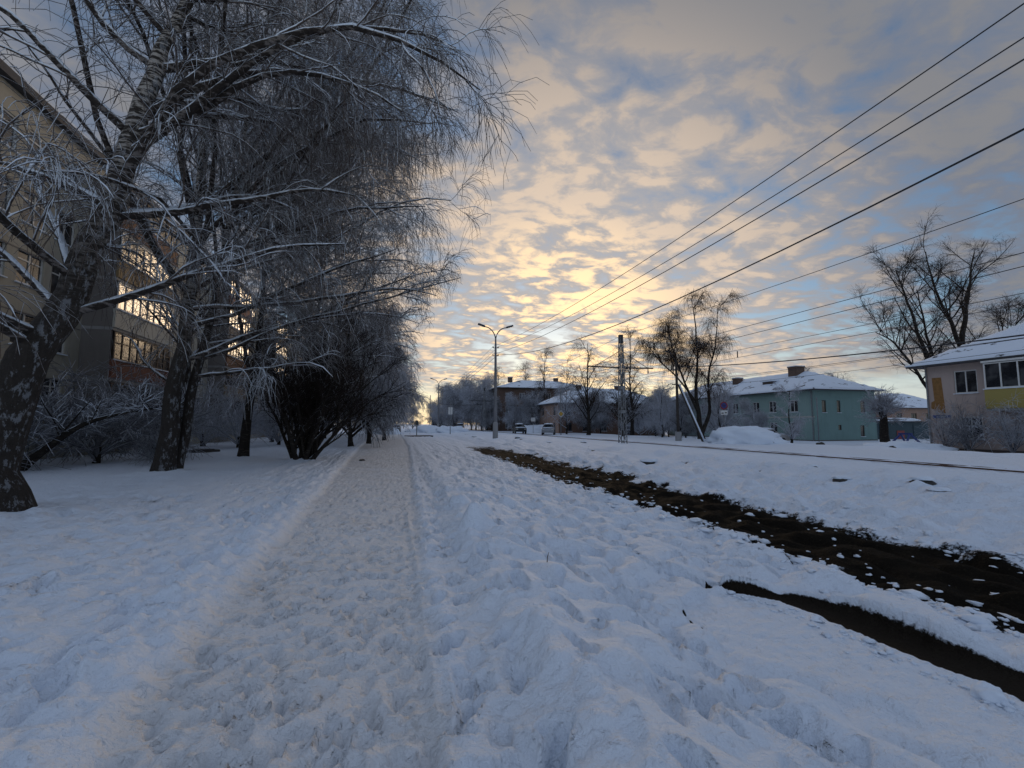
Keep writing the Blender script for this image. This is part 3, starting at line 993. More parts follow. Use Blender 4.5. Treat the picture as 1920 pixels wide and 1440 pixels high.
# --- pink two-storey house on the right
pk = empty("pink_house", (37.6, 24.5, -.30))
wall_with_windows(pk, "wall", "pink", (0, 0), R(-90), 19.0, -.3, 6.15,
                  [(1.75, 3.05, 4.05, 5.60), (1.9, 3.15, .95, 2.45), (9.6, 10.9, 4.05, 5.6), (9.6, 10.9, .95, 2.45), (13, 14.3, 4.05, 5.6), (13, 14.3, .95, 2.45), (16, 17.3, 4.05, 5.6)])
b = MB()
b.quad((11, 0, -.3), (0, 0, -.3), (0, 0, 6.15), (11, 0, 6.15))
b.quad((0, -19, -.3), (11, -19, -.3), (11, -19, 6.15), (0, -19, 6.15))
b.quad((11, -19, -.3), (11, 0, -.3), (11, 0, 6.15), (11, -19, 6.15))
b.build("side_wall", M["pink"], pk)
b = MB()
b.box(-.05, -.002, -19.02, .02, -.3, .28)
b.build("plinth", M["plinth"], pk)
hip_roof(pk, 0, 11, -19, 0, 6.15, 3.6, .75)
chimney(pk, 5.2, -7.0, 8.9, 1.7, .9)
b = MB()
b.box(-1.15, -.004, -7.4, -4.05, 2.78, 2.92)
bal = b.build("balcony", M["concrete"], pk)
b = MB()
b.box(-1.20, -1.10, -7.4, -4.05, 2.924, 4.18)
b.box(-1.098, -.004, -4.13, -4.05, 2.924, 4.18)
b.box(-1.098, -.004, -7.4, -7.32, 2.924, 4.18)
b.build("parapet", M["yellow"], bal)
window(bal, (-1.16, -4.07, 4.19), R(-90), 3.3, 1.62, "white_frame", 4, 0, .06, name="glazing")
window(bal, (-.06, -4.075, 4.19), R(180), 1.02, 1.62, "white_frame", 1, 0, .05, name="glazing")
b = MB()
b.box(-1.24, -.004, -7.42, -4.0, 5.84, 5.96)
b.build("balcony_roof", M["white_frame"], bal)
b = MB()                                                       # render fallen away down to ochre plaster
b.poly([(-.006, -.42, 5.25), (-.006, -1.0, 5.25), (-.006, -1.12, 2.72), (-.006, -.85, 2.74), (-.006, -.45, 2.92), (-.006, -.24, 3.1), (-.006, -.28, 3.5), (-.006, -.48, 3.62)])
b.build("bare_plaster_patch", M["ochre"], pk)
b = MB()
b.box(-.035, -.004, -1.42, -.32, 2.36, 2.58)
pl = b.build("street_plate", M["blue"], pk)
b = MB()
b.box(-.040, -.036, -1.12, -.55, 2.455, 2.495)
b.build("plate_lettering", M["sign_white"], pl)
b = MB()
b.box(-.03, -.004, -1.18, -1.0, 2.0, 2.25)
b.build("number_plate", M["sign_white"], pk)
for x, y_, z0, z1, who in ((-.09, -.12, .1, 5.95, pk),):
    b = MB()
    b.tube([(x, y_, z0), (x, y_, z1), (x - .45, y_, z1 + .18)], .055, 7)
    b.build("downpipe", M["steel"], who)
tag(pk, "two-storey pink house with a yellow balcony and fallen plaster at its corner", "house")

# --- teal two-storey house
tl = empty("teal_house", (46.8, 71.0, -.45))
fw = []
for u in (2.2, 5.6, 9.0, 12.4, 15.9, 19.75, 22.5, 25.7):
    fw.append((u, u + 1.15, 3.55, 5.0))
    fw.append((u, u + 1.15, .85, 2.3))
wall_with_windows(tl, "wall", "teal", (0, 0), R(-90), 29.0, -.4, 6.1, fw, "white_frame", 2)
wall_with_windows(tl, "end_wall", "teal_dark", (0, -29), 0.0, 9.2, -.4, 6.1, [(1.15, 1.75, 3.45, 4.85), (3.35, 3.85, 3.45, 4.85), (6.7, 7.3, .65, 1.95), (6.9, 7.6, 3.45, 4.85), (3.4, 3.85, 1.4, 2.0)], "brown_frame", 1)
b = MB()
b.quad((9.2, 0, -.4), (0, 0, -.4), (0, 0, 6.1), (9.2, 0, 6.1))
b.quad((9.2, -29, -.4), (9.2, 0, -.4), (9.2, 0, 6.1), (9.2, -29, 6.1))
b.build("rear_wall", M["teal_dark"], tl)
b = MB()
b.box(-.05, -.002, -29.02, .0, 2.86, 3.02)
b.build("string_course", M["white_par"], tl)
b = MB()
b.box(-.06, -.002, -29.05, .0, -.4, .25)
b.box(0, 9.2, -29.05, -29.002, -.4, .25)
b.build("plinth", M["plinth"], tl)
hip_roof(tl, 0, 9.2, -29, 0, 6.1, 2.7, .7)
chimney(tl, 3.9, -23.2, 7.9, 1.5, 1.3)
chimney(tl, 3.2, -13.5, 7.6, 1.2, 1.0)
b = MB()
b.box(1.55, 3.6, -21.6, -20.0, 7.0, 7.75)
dm = b.build("dormer", M["brown_frame"], tl)
b = MB()
b.box(1.3, 3.9, -21.8, -19.8, 7.754, 7.95)
b.build("dormer_snow", M["snow"], dm)
for y_ in (-28.8, -14.2, -.3):
    b = MB()
    b.tube([(-.10, y_, .1), (-.10, y_, 5.85), (-.5, y_, 6.05)], .06, 7)
    b.build("downpipe", M["steel"], tl)
tag(tl, "two-storey teal house with snowy hipped roof, dormer and brick chimneys", "house")

# --- brown two-storey house farther left
bh = empty("brown_house", (26.0, 70.0, -.4))
fw = []
for u in (1.2, 4.2, 7.4, 10.6, 13.8, 16.6):
    fw += [(u, u + 1.1, 3.5, 4.9), (u, u + 1.1, .9, 2.3)]
wall_with_windows(bh, "wall", "brown", (0, 0), 0.0, 19.5, -.4, 5.5, fw, "brown_frame", 2)
wall_with_windows(bh, "end_wall", "salmon", (0, 10), R(-90), 10.0, -.4, 5.5, [(1.5, 2.5, 3.5, 4.9), (1.6, 2.5, .3, 2.2), (5, 6, .9, 2.3), (7.6, 8.4, .2, 2.3), (7.5, 8.5, 3.5, 4.9)], "brown_frame", 1)
b = MB()
b.quad((19.5, 0, -.4), (19.5, 10, -.4), (19.5, 10, 5.5), (19.5, 0, 5.5))
b.quad((19.5, 10, -.4), (0, 10, -.4), (0, 10, 5.5), (19.5, 10, 5.5))
b.build("rear_wall", M["brown"], bh)
hip_roof(bh, 0, 19.5, 0, 10, 5.5, 2.8, .7, "x")
chimney(bh, 5.5, 4.6, 7.3, 1.4, .8)
chimney(bh, 13.0, 4.6, 7.3, 1.4, .8)
tag(bh, "two-storey brown house with a salmon end wall behind the bare trees", "house")

# --- taller brick block behind it
bb = empty("brick_block", (21.5, 94.0, -.2))
fw = []
for u in (1.5, 4.5, 7.5, 10.5, 13.5, 16.5, 19.2):
    fw += [(u, u + 1.2, 1.0 + 3 * k, 2.5 + 3 * k) for k in range(3)]
wall_with_windows(bb, "wall", "brick", (0, 0), 0.0, 22.0, -.4, 9.6, fw, "white_frame", 2)
wall_with_windows(bb, "end_wall", "brick", (0, 13), R(-90), 13.0, -.4, 9.6, [(4, 5.2, 1.0 + 3 * k, 2.5 + 3 * k) for k in range(3)], "white_frame", 2)
b = MB()
b.quad((22, 0, -.4), (22, 13, -.4), (22, 13, 9.6), (22, 0, 9.6))
b.quad((22, 13, -.4), (0, 13, -.4), (0, 13, 9.6), (22, 13, 9.6))
b.build("rear_wall", M["brick"], bb)
hip_roof(bb, 0, 22, 0, 13, 9.6, 2.2, .7, "x")
chimney(bb, 4.0, 6.0, 11.3, 1.0, .9)
chimney(bb, 15.0, 6.0, 11.3, 1.0, .9)
tag(bb, "three-storey brown brick block seen behind the nearer twin-armed lamp", "building")

# --- small far house between the teal and the pink one
fh = empty("far_house", (78.0, 56.0, -.3))
fw = [(u, u + 1.2, 2.5, 3.7) for u in (1.0, 4.2, 7.4, 10.6)]
wall_with_windows(fh, "wall", "salmon", (0, 0), 0.0, 14.0, -.4, 4.6, fw, "brown_frame", 2)
wall_with_windows(fh, "end_wall", "salmon", (0, 9), R(-90), 9.0, -.4, 4.6, [(3, 4.2, 2.5, 3.7)], "brown_frame", 2)
b = MB()
b.quad((14, 0, -.4), (14, 9, -.4), (14, 9, 4.6), (14, 0, 4.6))
b.quad((14, 9, -.4), (0, 9, -.4), (0, 9, 4.6), (14, 9, 4.6))
b.build("rear_wall", M["salmon"], fh)
hip_roof(fh, 0, 14, 0, 9, 4.6, 2.6, .6, "x")
tag(fh, "low pale house with a snowy roof seen beyond the pink house corner", "house")

# --- garages in the gap, a fence-like shed down the road
gr = empty("garage", (60.0, 45.0, -.4))
b = MB()
b.box(0, 9, 0, 5, -.3, 2.3)
b.build("wall", M["shed_teal"], gr)
b = MB()
b.box(-.3, 9.3, -.3, 5.3, 2.304, 2.42)
rr = b.build("roof", M["slate"], gr)
v, f = blob(200, 5.0, 3.0, .5, .2, 6, .02)
link("roof_snow", mesh_np("roof_snow", v, f), M["snow"], rr, (4.5, 2.5, 2.43))
for k in range(3):
    b = MB()
    b.box(.4 + 2.9 * k, (2.9 if k != 1 else 1.7) + 2.9 * k, -.06, -.004, -.2, 2.0 if k != 1 else 1.2)
    b.build("door", M["red" if k == 1 else "shed_teal"], gr)
tag(gr, "dark low garage row with one red door under thick snow", "garage")

sh = empty("roadside_shed", (11.3, 138.0, 0))
b = MB()
b.box(0, 7, 0, 5, -.3, 4.2)
b.build("wall", M["shed"], sh)
b = MB()
b.box(-.4, 7.4, -.4, 5.4, 4.204, 4.4)
rr = b.build("roof", M["slate"], sh)
b = MB()
b.box(-.35, 7.35, -.35, 5.35, 4.404, 4.62)
b.build("roof_snow", M["snow"], rr)
tag(sh, "dark flat-roofed shed far down the road behind the lamp", "shed")

# blue playground frame in the yard
pg = empty("playground_frame", (47.5, 33.0, gz(47.5, 33.0)))
for i, (a, c) in enumerate((((0, 0, 0), (1.0, .3, 1.0)), ((2.0, 0, 0), (1.0, .3, 1.0)), ((0, 1.4, 0), (1.0, 1.1, 1.0)), ((2.0, 1.4, 0), (1.0, 1.1, 1.0)))):
    b = MB()
    b.bar(a, c, .14)
    b.build("leg", M["blue"], pg)
b = MB()
b.bar((1.0, .1, 1.0), (1.0, 1.3, 1.0), .16)
b.build("top_bar", M["blue"], pg)
tag(pg, "low blue A-shaped frame standing in the snowy yard beside the pink house", "playground frame")

# ------------------------------------------------------------------ street furniture
def street_lamp(name, x, y, label):
    z = gz(x, y) - .05
    t = empty(name, (x, y, z))
    b = MB()
    b.tube([(0, 0, 0), (0, 0, 3.6), (0, 0, 7.2), (0, 0, 9.9)], [.19, .165, .135, .105], 10)
    b.build("pole", M["pole"], t, True)
    b = MB()
    b.tube([(0, 0, 0), (0, 0, 1.45), (0, 0, 1.62), (0, 0, 1.75)], [.285, .265, .24, .19], 10)
    b.build("base_sleeve", M["concrete"], t)
    b = MB()
    b.tube([(0, 0, 9.5), (0, 0, 10.6)], [.115, .075], 10)
    b.build("collar", M["steel"], t)
    b = MB()
    b.tube([(0, 0, 4.95), (0, 0, 5.12)], [.19, .19], 10)
    b.build("band", M["steel"], t)
    for s in (-1, 1):
        pts = []
        for k in range(9):
            q = k / 8
            pts.append((s * (.02 + 1.18 * q ** 1.5), 0, 10.5 + 1.22 * math.sin(q * math.pi / 2) ** .9))
        b = MB()
        b.tube(pts, [.06] * 9, 8)
        arm = b.build("arm", M["steel"], t, True)
        b = MB()
        m = Matrix.Translation((s * 1.20, 0, 11.70)) @ Matrix.Rotation(-s * R(18), 4, "Y")
        n = len(b.v)
        b.box(-.02 if s > 0 else -.75, .75 if s > 0 else .02, -.13, .13, -.02, .12, m)
        hd = b.build("lamp_head", M["dark_steel"], t)
        b = MB()
        b.box(.1 if s > 0 else -.7, .7 if s > 0 else -.1, -.10, .10, -.05, -.022, m)
        b.build("lens", M["lens"], hd)
        b = MB()
        b.box(.02 if s > 0 else -.72, .72 if s > 0 else -.02, -.11, .11, .123, .16, m)
        b.build("head_snow", M["snow"], hd)
        for zz in (9.55, 8.72):
            b = MB()
            b.bar((0, 0, zz - .05), (s * .27, 0, zz - .05), .05)
            b.tube([(s * .27, 0, zz - .08), (s * .27, 0, zz), (s * .27, 0, zz + .05), (s * .27, 0, zz + .12)], [.03, .075, .06, .035], 8)
            b.build("insulator", M["porcelain"], t)
    tag(t, label, "street lamp", "twin-armed street lamps")
    return t


street_lamp("street_lamp", 10.25, 46.4, "tall concrete street lamp with two arms, the nearer and larger one")
street_lamp("street_lamp", 9.75, 104.0, "small distant twin-armed street lamp down the road")


def wire(label, pts, r=.012, name="overhead_wire", sag_n=1, group="overhead wires"):
    b = MB()
    b.tube(pts, r, 5)
    return tag(b.build(name, M["cable"]), label, "wire", group)


def span(a, c, sag, n=26):
    a, c = np.array(a, float), np.array(c, float)
    t = np.linspace(0, 1, n)[:, None]
    p = a + (c - a) * t
    p[:, 2] -= sag * 4 * (t * (1 - t))[:, 0]
    return [tuple(q) for q in p]


zb = gz(10.25, 46.4) - .05
for i, (s, h, sg, nm) in enumerate(((-1, 9.67, 1.30, "uppermost"), (1, 9.67, 1.55, "second highest"), (-1, 8.84, 1.42, "third highest"), (1, 8.84, 2.45, "thickest and lowest"))):
    a = (10.25 + s * .27, 46.4, zb + h)
    pts = span((10.25 + s * .27, -14, h), a, sg)[:-1] + span(a, (9.75 + s * .27, 104.0, h), .9)
    wire(f"{nm} of the four cables running over the street lamps", pts, (.013, .013, .015, .021)[i])


def mast(x, y, h, label, arms=True):
    z = gz(x, y) - .05
    t = empty("lattice_mast", (x, y, z))
    w0, w1 = .23, .11

    def cn(k, q):
        w = w0 + (w1 - w0) * q
        return ((-w, -w), (w, -w), (w, w), (-w, w))[k % 4] + (h * q,)
    for k in range(4):
        b = MB()
        b.bar(cn(k, 0), cn(k, 1), .06)
        b.build("corner_post", M["steel"], t)
    n = 13
    for j in range(n):
        q0, q1 = j / n, (j + 1) / n
        b = MB()
        for k in range(4):
            a, c = cn(k, q0), cn(k + 1, q1)
            if j % 2:
                a, c = cn(k + 1, q0), cn(k, q1)
            b.bar(a, c, .035)
        b.build("brace", M["steel"], t)
    for q in (.28, .5, .76):
        b = MB()
        w = w0 + (w1 - w0) * q
        b.box(-w - .02, w + .02, -w - .02, w + .02, h * q, h * q + .22)
        b.build("batten_plate", M["steel"], t)
    b = MB()
    b.box(-w1 - .03, w1 + .03, -w1 - .03, w1 + .03, h * .93, h + .08)
    b.build("head", M["dark_steel"], t)
    if arms:
        for s in (-1, 1):
            b = MB()
            b.tube([(s * .15, 0, h * .70), (s * 2.75, 0, h * .705)], .055, 8)
            am = b.build("bracket_arm", M["dark_steel"], t)
            b = MB()
            b.tube([(s * .12, 0, h * .855), (s * 2.2, 0, h * .71)], .022, 6)
            b.build("stay_rod", M["dark_steel"], am)
            b = MB()
            b.tube([(s * 2.3, 0, h * .705), (s * 2.3, 0, h * .655)], [.03, .055], 6)
            b.build("insulator", M["porcelain"], am)
    tag(t, label, "mast", "lattice tram masts")


mast(16.9, 31.6, 8.3, "tall steel lattice mast with two bracket arms on the tram bank")
mast(17.2, 88.0, 8.6, "distant pale lattice mast beyond the nearer street lamp")
# tram catenary along the rails
wire("highest tram feeder wire leaving the lattice mast top", span((16.9, -30, 8.9), (16.9, 31.6, 8.45), .75) + span((16.9, 31.6, 8.45), (17.2, 88, 8.5), .8)[1:], .013, "tram_wire")
for x, z0, nm in ((19.2, 6.10, "upper right messenger tram wire"), (19.2, 5.55, "lower right contact tram wire"), (14.6, 6.1, "upper left messenger tram wire"), (14.6, 5.55, "lower left contact tram wire")):
    wire(nm + " under the bracket arm", span((x, -30, z0), (x, 31.6, z0), .12 if "contact" in nm else .35) + span((x, 31.6, z0), (x, 88, z0), .12 if "contact" in nm else .35)[1:], .011, "tram_wire")
b = MB()
b.tube([(19.2, 22.0, 5.48), (19.2, 22.0, 5.86)], .03, 6)
tag(b.build("wire_hanger", M["cable"]), "short vertical hanger joining two tram wires right of the birch", "wire hanger")

# rails
for x, lab in ((17.75, "dark snow-free tram rail nearest the lattice mast"), (19.25, "tram rail nearly buried beside the road")):
    yy = np.concatenate([np.arange(-6, 60, 1.5), np.arange(60, 200, 8)])
    b = MB()
    pr = [(-.035, 0), (-.035, .045), (.035, .045), (.035, 0)]
    zz = [gz(x, q) for q in yy]
    zz = np.convolve(np.pad(zz, 4, "edge"), np.ones(9) / 9, "valid")
    up = .03 if x < 18 else -.035
    n0 = 0
    for q, h in zip(yy, zz):
        b.v += [(x + p[0], q, h + p[1] + up) for p in pr]
    for i in range(len(yy) - 1):
        for k in range(3):
            a = i * 4 + k
            b.f.append((a, a + 1, a + 5, a + 4))
    tag(b.build("tram_rail", M["rust"]), lab, "rail", "tram rails")

# wooden pole with its brace and lamp
wp = empty("wooden_pole", (24.2, 35.2, gz(24.2, 35.2) - .1))
b = MB()
b.tube([(0, 0, 0), (0, 0, 7.3)], [.14, .10], 9)
b.build("post", M["wood"], wp, True)
b = MB()
b.tube([(.95, -2.1, .05), (.06, -.2, 5.0)], [.13, .10], 9)
b.build("raking_brace", M["wood"], wp, True)
b = MB()
b.tube([(.96, -2.22, .12), (.07, -.32, 5.05)], [.075, .06], 7)
b.build("brace_snow", M["snow"], wp, True)
b = MB()
b.box(-.22, .22, -.16, .16, -.05, .9)
b.build("footing", M["concrete"], wp)
b = MB()
b.tube([(0, 0, 6.9), (-.25, 0, 7.5), (-.55, 0, 7.85)], .035, 6)
b.tube([(-.5, 0, 7.83), (-.95, 0, 8.05)], [.09, .07], 8)
b.build("lamp_bracket", M["dark_steel"], wp)
for zz in (6.35, 5.05):
    b = MB()
    b.bar((-.45, 0, zz), (.45, 0, zz), .08)
    b.build("crossarm", M["wood"], wp)
tag(wp, "dark wooden utility pole with a raking brace and crooked lamp", "utility pole")
wire("thick sagging cable from the wooden pole towards the pink house", span((24.2, 35.2, 6.7), (24.0, -20, 6.4), 1.45), .034, "overhead_cable")
wire("thin cable just below the thick one at the wooden pole", span((24.2, 35.2, 5.25), (24.0, -20, 5.6), .35), .014, "overhead_cable")
wire("upper service wire over the gap beside the teal house", span((30.0, 60.0, 6.6), (30.0, -10, 6.6), .8), .012, "overhead_cable")
wire("lower service wire over the gap beside the teal house", span((30.0, 60.0, 6.1), (30.0, -10, 6.0), .8), .012, "overhead_cable")
wire("cable drooping from the wooden pole towards the brick block", span((24.2, 35.2, 6.5), (18.5, 90, 6.6), 1.0), .014, "overhead_cable")
wire("frosted wire hanging between the far lattice mast and the brown house", span((17.2, 88, 6.3), (26.0, 70.2, 4.9), .7), .03, "overhead_cable")
wire("pale wire crossing in front of the far roadside wood", span((5.0, 96, 6.5), (21.5, 93.9, 6.3), .8), .03, "overhead_cable")


def post(x, y, h, r=.035, name="sign_post"):
    t = empty(name, (x, y, gz(x, y) - .05))
    b = MB()
    b.tube([(0, 0, 0), (0, 0, h)], r, 7)
    b.build("post", M["steel"], t, True)
    return t


def disc(parent, name, mat, r, z, y, n=24, r0=0.0, sq=False, rot=0.0):
    b = MB()
    for i in range(n):
        a, c = 2 * math.pi * i / n + rot, 2 * math.pi * (i + 1) / n + rot
        pa, pc = (math.cos(a) * r, math.sin(a) * r), (math.cos(c) * r, math.sin(c) * r)
        qa, qc = (math.cos(a) * r0, math.sin(a) * r0), (math.cos(c) * r0, math.sin(c) * r0)
        b.quad((pa[0], y, z + pa[1]), (pc[0], y, z + pc[1]), (qc[0], y, z + qc[1]), (qa[0], y, z + qa[1]))
        b.quad((pa[0], y, z + pa[1]), (pa[0], y + .004, z + pa[1]), (pc[0], y + .004, z + pc[1]), (pc[0], y, z + pc[1]))
    return b.build(name, M[mat], parent)


t = post(22.0, 58.4, 6.4, .06, "priority_sign")
s = disc(t, "sign_plate", "sign_white", .50, 2.9, -.09, 4)
disc(s, "yellow_diamond", "sign_yellow", .31, 2.9, -.096, 4)
disc(s, "black_border", "black", .36, 2.9, -.093, 4, .30)
tag(t, "white diamond road sign with yellow centre on a tall pole", "road sign")
t = post(29.3, 35.6, 3.7, .04, "no_stopping_sign")
t.rotation_euler = (0, 0, R(-12))
s = disc(t, "sign_disc", "blue", .34, 3.2, -.07)
disc(s, "red_rim", "red", .36, 3.2, -.075, 24, .26)
b = MB()
b.bar((-.2, -.078, 3.0), (.2, -.078, 3.4), .07, .004)
b.bar((.2, -.083, 3.0), (-.2, -.083, 3.4), .07, .004)
b.build("red_cross", M["red"], s)
b = MB()
b.box(-.33, .33, -.075, -.065, 2.36, 2.76)
s2 = b.build("tow_plate", M["sign_white"], t)
b = MB()
b.box(-.26, -.05, -.082, -.0755, 2.46, 2.56)
b.box(.06, .25, -.082, -.0755, 2.50, 2.6)
b.build("tow_symbol", M["black"], s2)
tag(t, "round red and blue no-stopping sign with a white plate before the teal house", "road sign")
t = post(21.8, 70.5, 2.6, .035, "plate_sign")
b = MB()
b.box(-.36, .36, -.06, -.045, 1.95, 2.55)
b.build("sign_plate", M["sign_white"], t)
tag(t, "small square sign on a short post left of the brown house", "road sign")
t = post(8.4, 70.0, 5.0, .06, "bus_stop_post")
v, f = blob(301, .42, .3, .5, .5, 6, 1)
b = MB()
b.box(-.32, .32, -.05, .05, 3.1, 4.2)
b.build("sign_plate", M["sign_white"], t)
tag(t, "dark roadside sign post with a pale board left of the nearer lamp", "road sign")
t = post(3.0, 62.0, 2.2, .06, "marker_post")
b = MB()
b.box(-.2, .2, -.05, .05, 1.5, 2.1)
b.build("sign_plate", M["dark_steel"], t)
tag(t, "short dark post with a small plate by the path's right edge", "post")
t = post(9.0, 118.0, 9.0, .09, "thin_pole")
tag(t, "thin pale pole just left of the distant street lamp", "pole")
t = post(46.0, 40.9, 5.0, .06, "yard_post")
tag(t, "slim dark post at the corner of the teal house", "post")

# manhole
mh = empty("manhole", (-10.6, 30.2, gz(-10.6, 30.2) - .02))
b = MB()
b.tube([(0, 0, -.1), (0, 0, .13)], [.85, .80], 16)
b.build("concrete_ring", M["stone"], mh)
b = MB()
b.tube([(0, 0, .134), (0, 0, .18)], [.55, .53], 16)
b.build("cover", M["dark_steel"], mh)
tag(mh, "dark round manhole standing proud of the snow behind the birch", "manhole")
b = MB()
b.box(-1.6, 1.6, -1.0, 1.0, -.15, .12)
tag(link("concrete_slab", b.mesh("concrete_slab"), M["stone"], None, (3.2, 60.3, gz(3.2, 60.3)), R(14)), "dark low slab in the snow beside the marker post", "slab")


def car(name, loc, rz, paint, label, snow=True):
    t = empty(name, (loc[0], loc[1], gz(*loc) - .02), rz)
    prof = [(-2.1, .32), (-2.12, .62), (-1.98, .86), (-1.15, .96), (-.45, 1.42), (.75, 1.46), (1.55, 1.02), (2.02, .95), (2.1, .6), (2.05, .32)]
    b = MB()
    for sgn in (-1, 1):
        pts = [(x, sgn * (.84 if z < 1.0 else .62), z) for x, z in prof]
        b.poly(pts if sgn < 0 else pts[::-1])
    for i in range(len(prof)):
        (x0, z0), (x1, z1) = prof[i], prof[(i + 1) % len(prof)]
        w0, w1 = (.84 if z0 < 1.0 else .62), (.84 if z1 < 1.0 else .62)
        b.quad((x0, -w0, z0), (x0, w0, z0), (x1, w1, z1), (x1, -w1, z1))
    b.build("body", M[paint], t)
    for sgn in (-1, 1):
        b = MB()
        q = [(-.95, sgn * .80, 1.0), (-.42, sgn * .645, 1.37), (.70, sgn * .645, 1.40), (1.35, sgn * .80, 1.03)]
        b.poly([(x, y_ + sgn * .015, z) for x, y_, z in q])
        b.build("side_window", M["glass"], t)
    b = MB()
    b.quad((-1.12, -.74, .99), (-1.12, .74, .99), (-.50, .58, 1.40), (-.50, -.58, 1.40))
    for i in range(4):
        x, y_, z = b.v[i]
        b.v[i] = (x - .02, y_, z + .015)
    b.build("windscreen", M["glass"], t)
    for x in (-1.3, 1.3):
        for sgn in (-1, 1):
            b = MB()
            b.tube([(x, sgn * .68, .31), (x, sgn * .88, .31)], .31, 14)
            w = b.build("wheel", M["tyre"], t)
            b = MB()
            b.tube([(x, sgn * .882, .31), (x, sgn * .892, .31)], .18, 10)
            b.build("rim", M["steel"], w)
    for sgn in (-1, 1):
        b = MB()
        b.box(-2.14, -2.08, sgn * .6 - .14, sgn * .6 + .14, .66, .78)
        b.build("headlight", M["lens"], t)
        b = MB()
        b.box(2.07, 2.12, sgn * .62 - .12, sgn * .62 + .12, .7, .84)
        b.build("tail_light", M["red"], t)
    if snow:
        v, f = blob(400, 1.0, .64, .16, .2, 5, .05)
        link("roof_snow", mesh_np("roof_snow", v, f), M["snow"], t, (.15, 0, 1.45))
        v, f = blob(401, .52, .78, .12, .2, 5, .05)
        link("bonnet_snow", mesh_np("bonnet_snow", v, f), M["snow"], t, (-1.55, 0, .92))
    tag(t, label, "car", "parked cars")


car("parked_car", (20.8, 60.0), R(68), "car_silver", "snow-covered silver car below the diamond road sign")
car("parked_car", (14.2, 100.0), R(80), "car_dark", "dark car far down the road left of the nearer lamp")
car("parked_car", (36.5, 38.5), R(176), "car_white", "pale car half hidden behind the high snow heap")
car("parked_car", (33.5, 61.0), R(60), "car_dark", "dark snowy car parked in front of the brown house wall")
car("parked_car", (.6, 96.0), R(88), "car_dark", "dark car at the far end of the path")
car("parked_car", (18.8, 68.0), R(82), "car_dark", "dark car behind the snow-covered silver car")


# ------------------------------------------------------------------ trees and shrubs
def nrm(v):
    return v / np.maximum(np.linalg.norm(v, axis=-1, keepdims=True), 1e-9)


def grow(r, P, D, L, n, wander, grav, lift=0.0):
    """N shoots at once: each bends a little at random, lifts first, then droops"""
    pts = [P]
    d = nrm(D)
    st = (L / n)[:, None]
    for i in range(n):
        q = i / max(n - 1, 1)
        d = d + wander * r.normal(0, 1, d.shape)
        d[:, 2] += lift * (1 - q) - grav * q
        d = nrm(d)
        pts.append(pts[-1] + d * st)
    return np.stack(pts, 1)


def spawn(r, pts, rad, k, t0, t1, a0, a1, power=1.0):
    N, m, _ = pts.shape
    ix = np.repeat(np.arange(N), k)
    t = t0 + (t1 - t0) * r.random(len(ix)) ** power
    f = t * (m - 1)
    i = np.minimum(f.astype(int), m - 2)
    w = (f - i)[:, None]
    pos = pts[ix, i] * (1 - w) + pts[ix, i + 1] * w
    tan = nrm(pts[ix, i + 1] - pts[ix, i])
    rr = rad[ix, i] * (1 - w[:, 0]) + rad[ix, i + 1] * w[:, 0]
    rnd = r.normal(0, 1, tan.shape)
    perp = nrm(rnd - (rnd * tan).sum(-1, keepdims=True) * tan)
    a = r.uniform(a0, a1, len(ix))[:, None]
    return pos, np.cos(a) * tan + np.sin(a) * perp, rr, t, ix


def tubes(sets, sides=3):
    """sets of (pts (N,m,3), rad (N,m)) -> one vertex and quad array"""
    VV, FF, n0 = [], [], 0
    for pts, rad in sets:
        N, m, _ = pts.shape
        if N == 0:
            continue
        tan = np.empty_like(pts)
        tan[:, 1:-1] = pts[:, 2:] - pts[:, :-2]
        tan[:, 0] = pts[:, 1] - pts[:, 0]
        tan[:, -1] = pts[:, -1] - pts[:, -2]
        tan = nrm(tan)
        ref = np.where(np.abs(tan[:, :1, 2:3]) < .92, np.array([0., 0., 1.]), np.array([1., 0., 0.]))
        u = nrm(np.cross(tan, np.broadcast_to(ref, tan.shape)))
        w = np.cross(tan, u)
        ang = 2 * np.pi * np.arange(sides) / sides + np.pi / 2
        ring = u[:, :, None] * np.cos(ang)[None, None, :, None] + w[:, :, None] * np.sin(ang)[None, None, :, None]
        V = pts[:, :, None] + ring * rad[:, :, None, None]
        idn = n0 + np.arange(N * m * sides).reshape(N, m, sides)
        a = idn[:, :-1]
        b_ = np.roll(a, -1, 2)
        c = idn[:, 1:]
        d = np.roll(c, -1, 2)
        VV.append(V.reshape(-1, 3))
        FF.append(np.stack([a, b_, d, c], -1).reshape(-1, 4))
        n0 += N * m * sides
    return np.concatenate(VV), np.concatenate(FF)


def curve(ctrl, n):
    """smooth polyline through control points"""
    c = np.array(ctrl, float)
    c = np.concatenate([2 * c[:1] - c[1:2], c, 2 * c[-1:] - c[-2:-1]])
    out = []
    segs = len(c) - 3
    for t in np.linspace(0, segs - 1e-6, n):
        i = int(t)
        f = t - i
        p0, p1, p2, p3 = c[i:i + 4]
        out.append(.5 * ((2 * p1) + (-p0 + p2) * f + (2 * p0 - 5 * p1 + 4 * p2 - p3) * f ** 2 + (-p0 + 3 * p1 - 3 * p2 + p3) * f ** 3))
    return np.array(out)


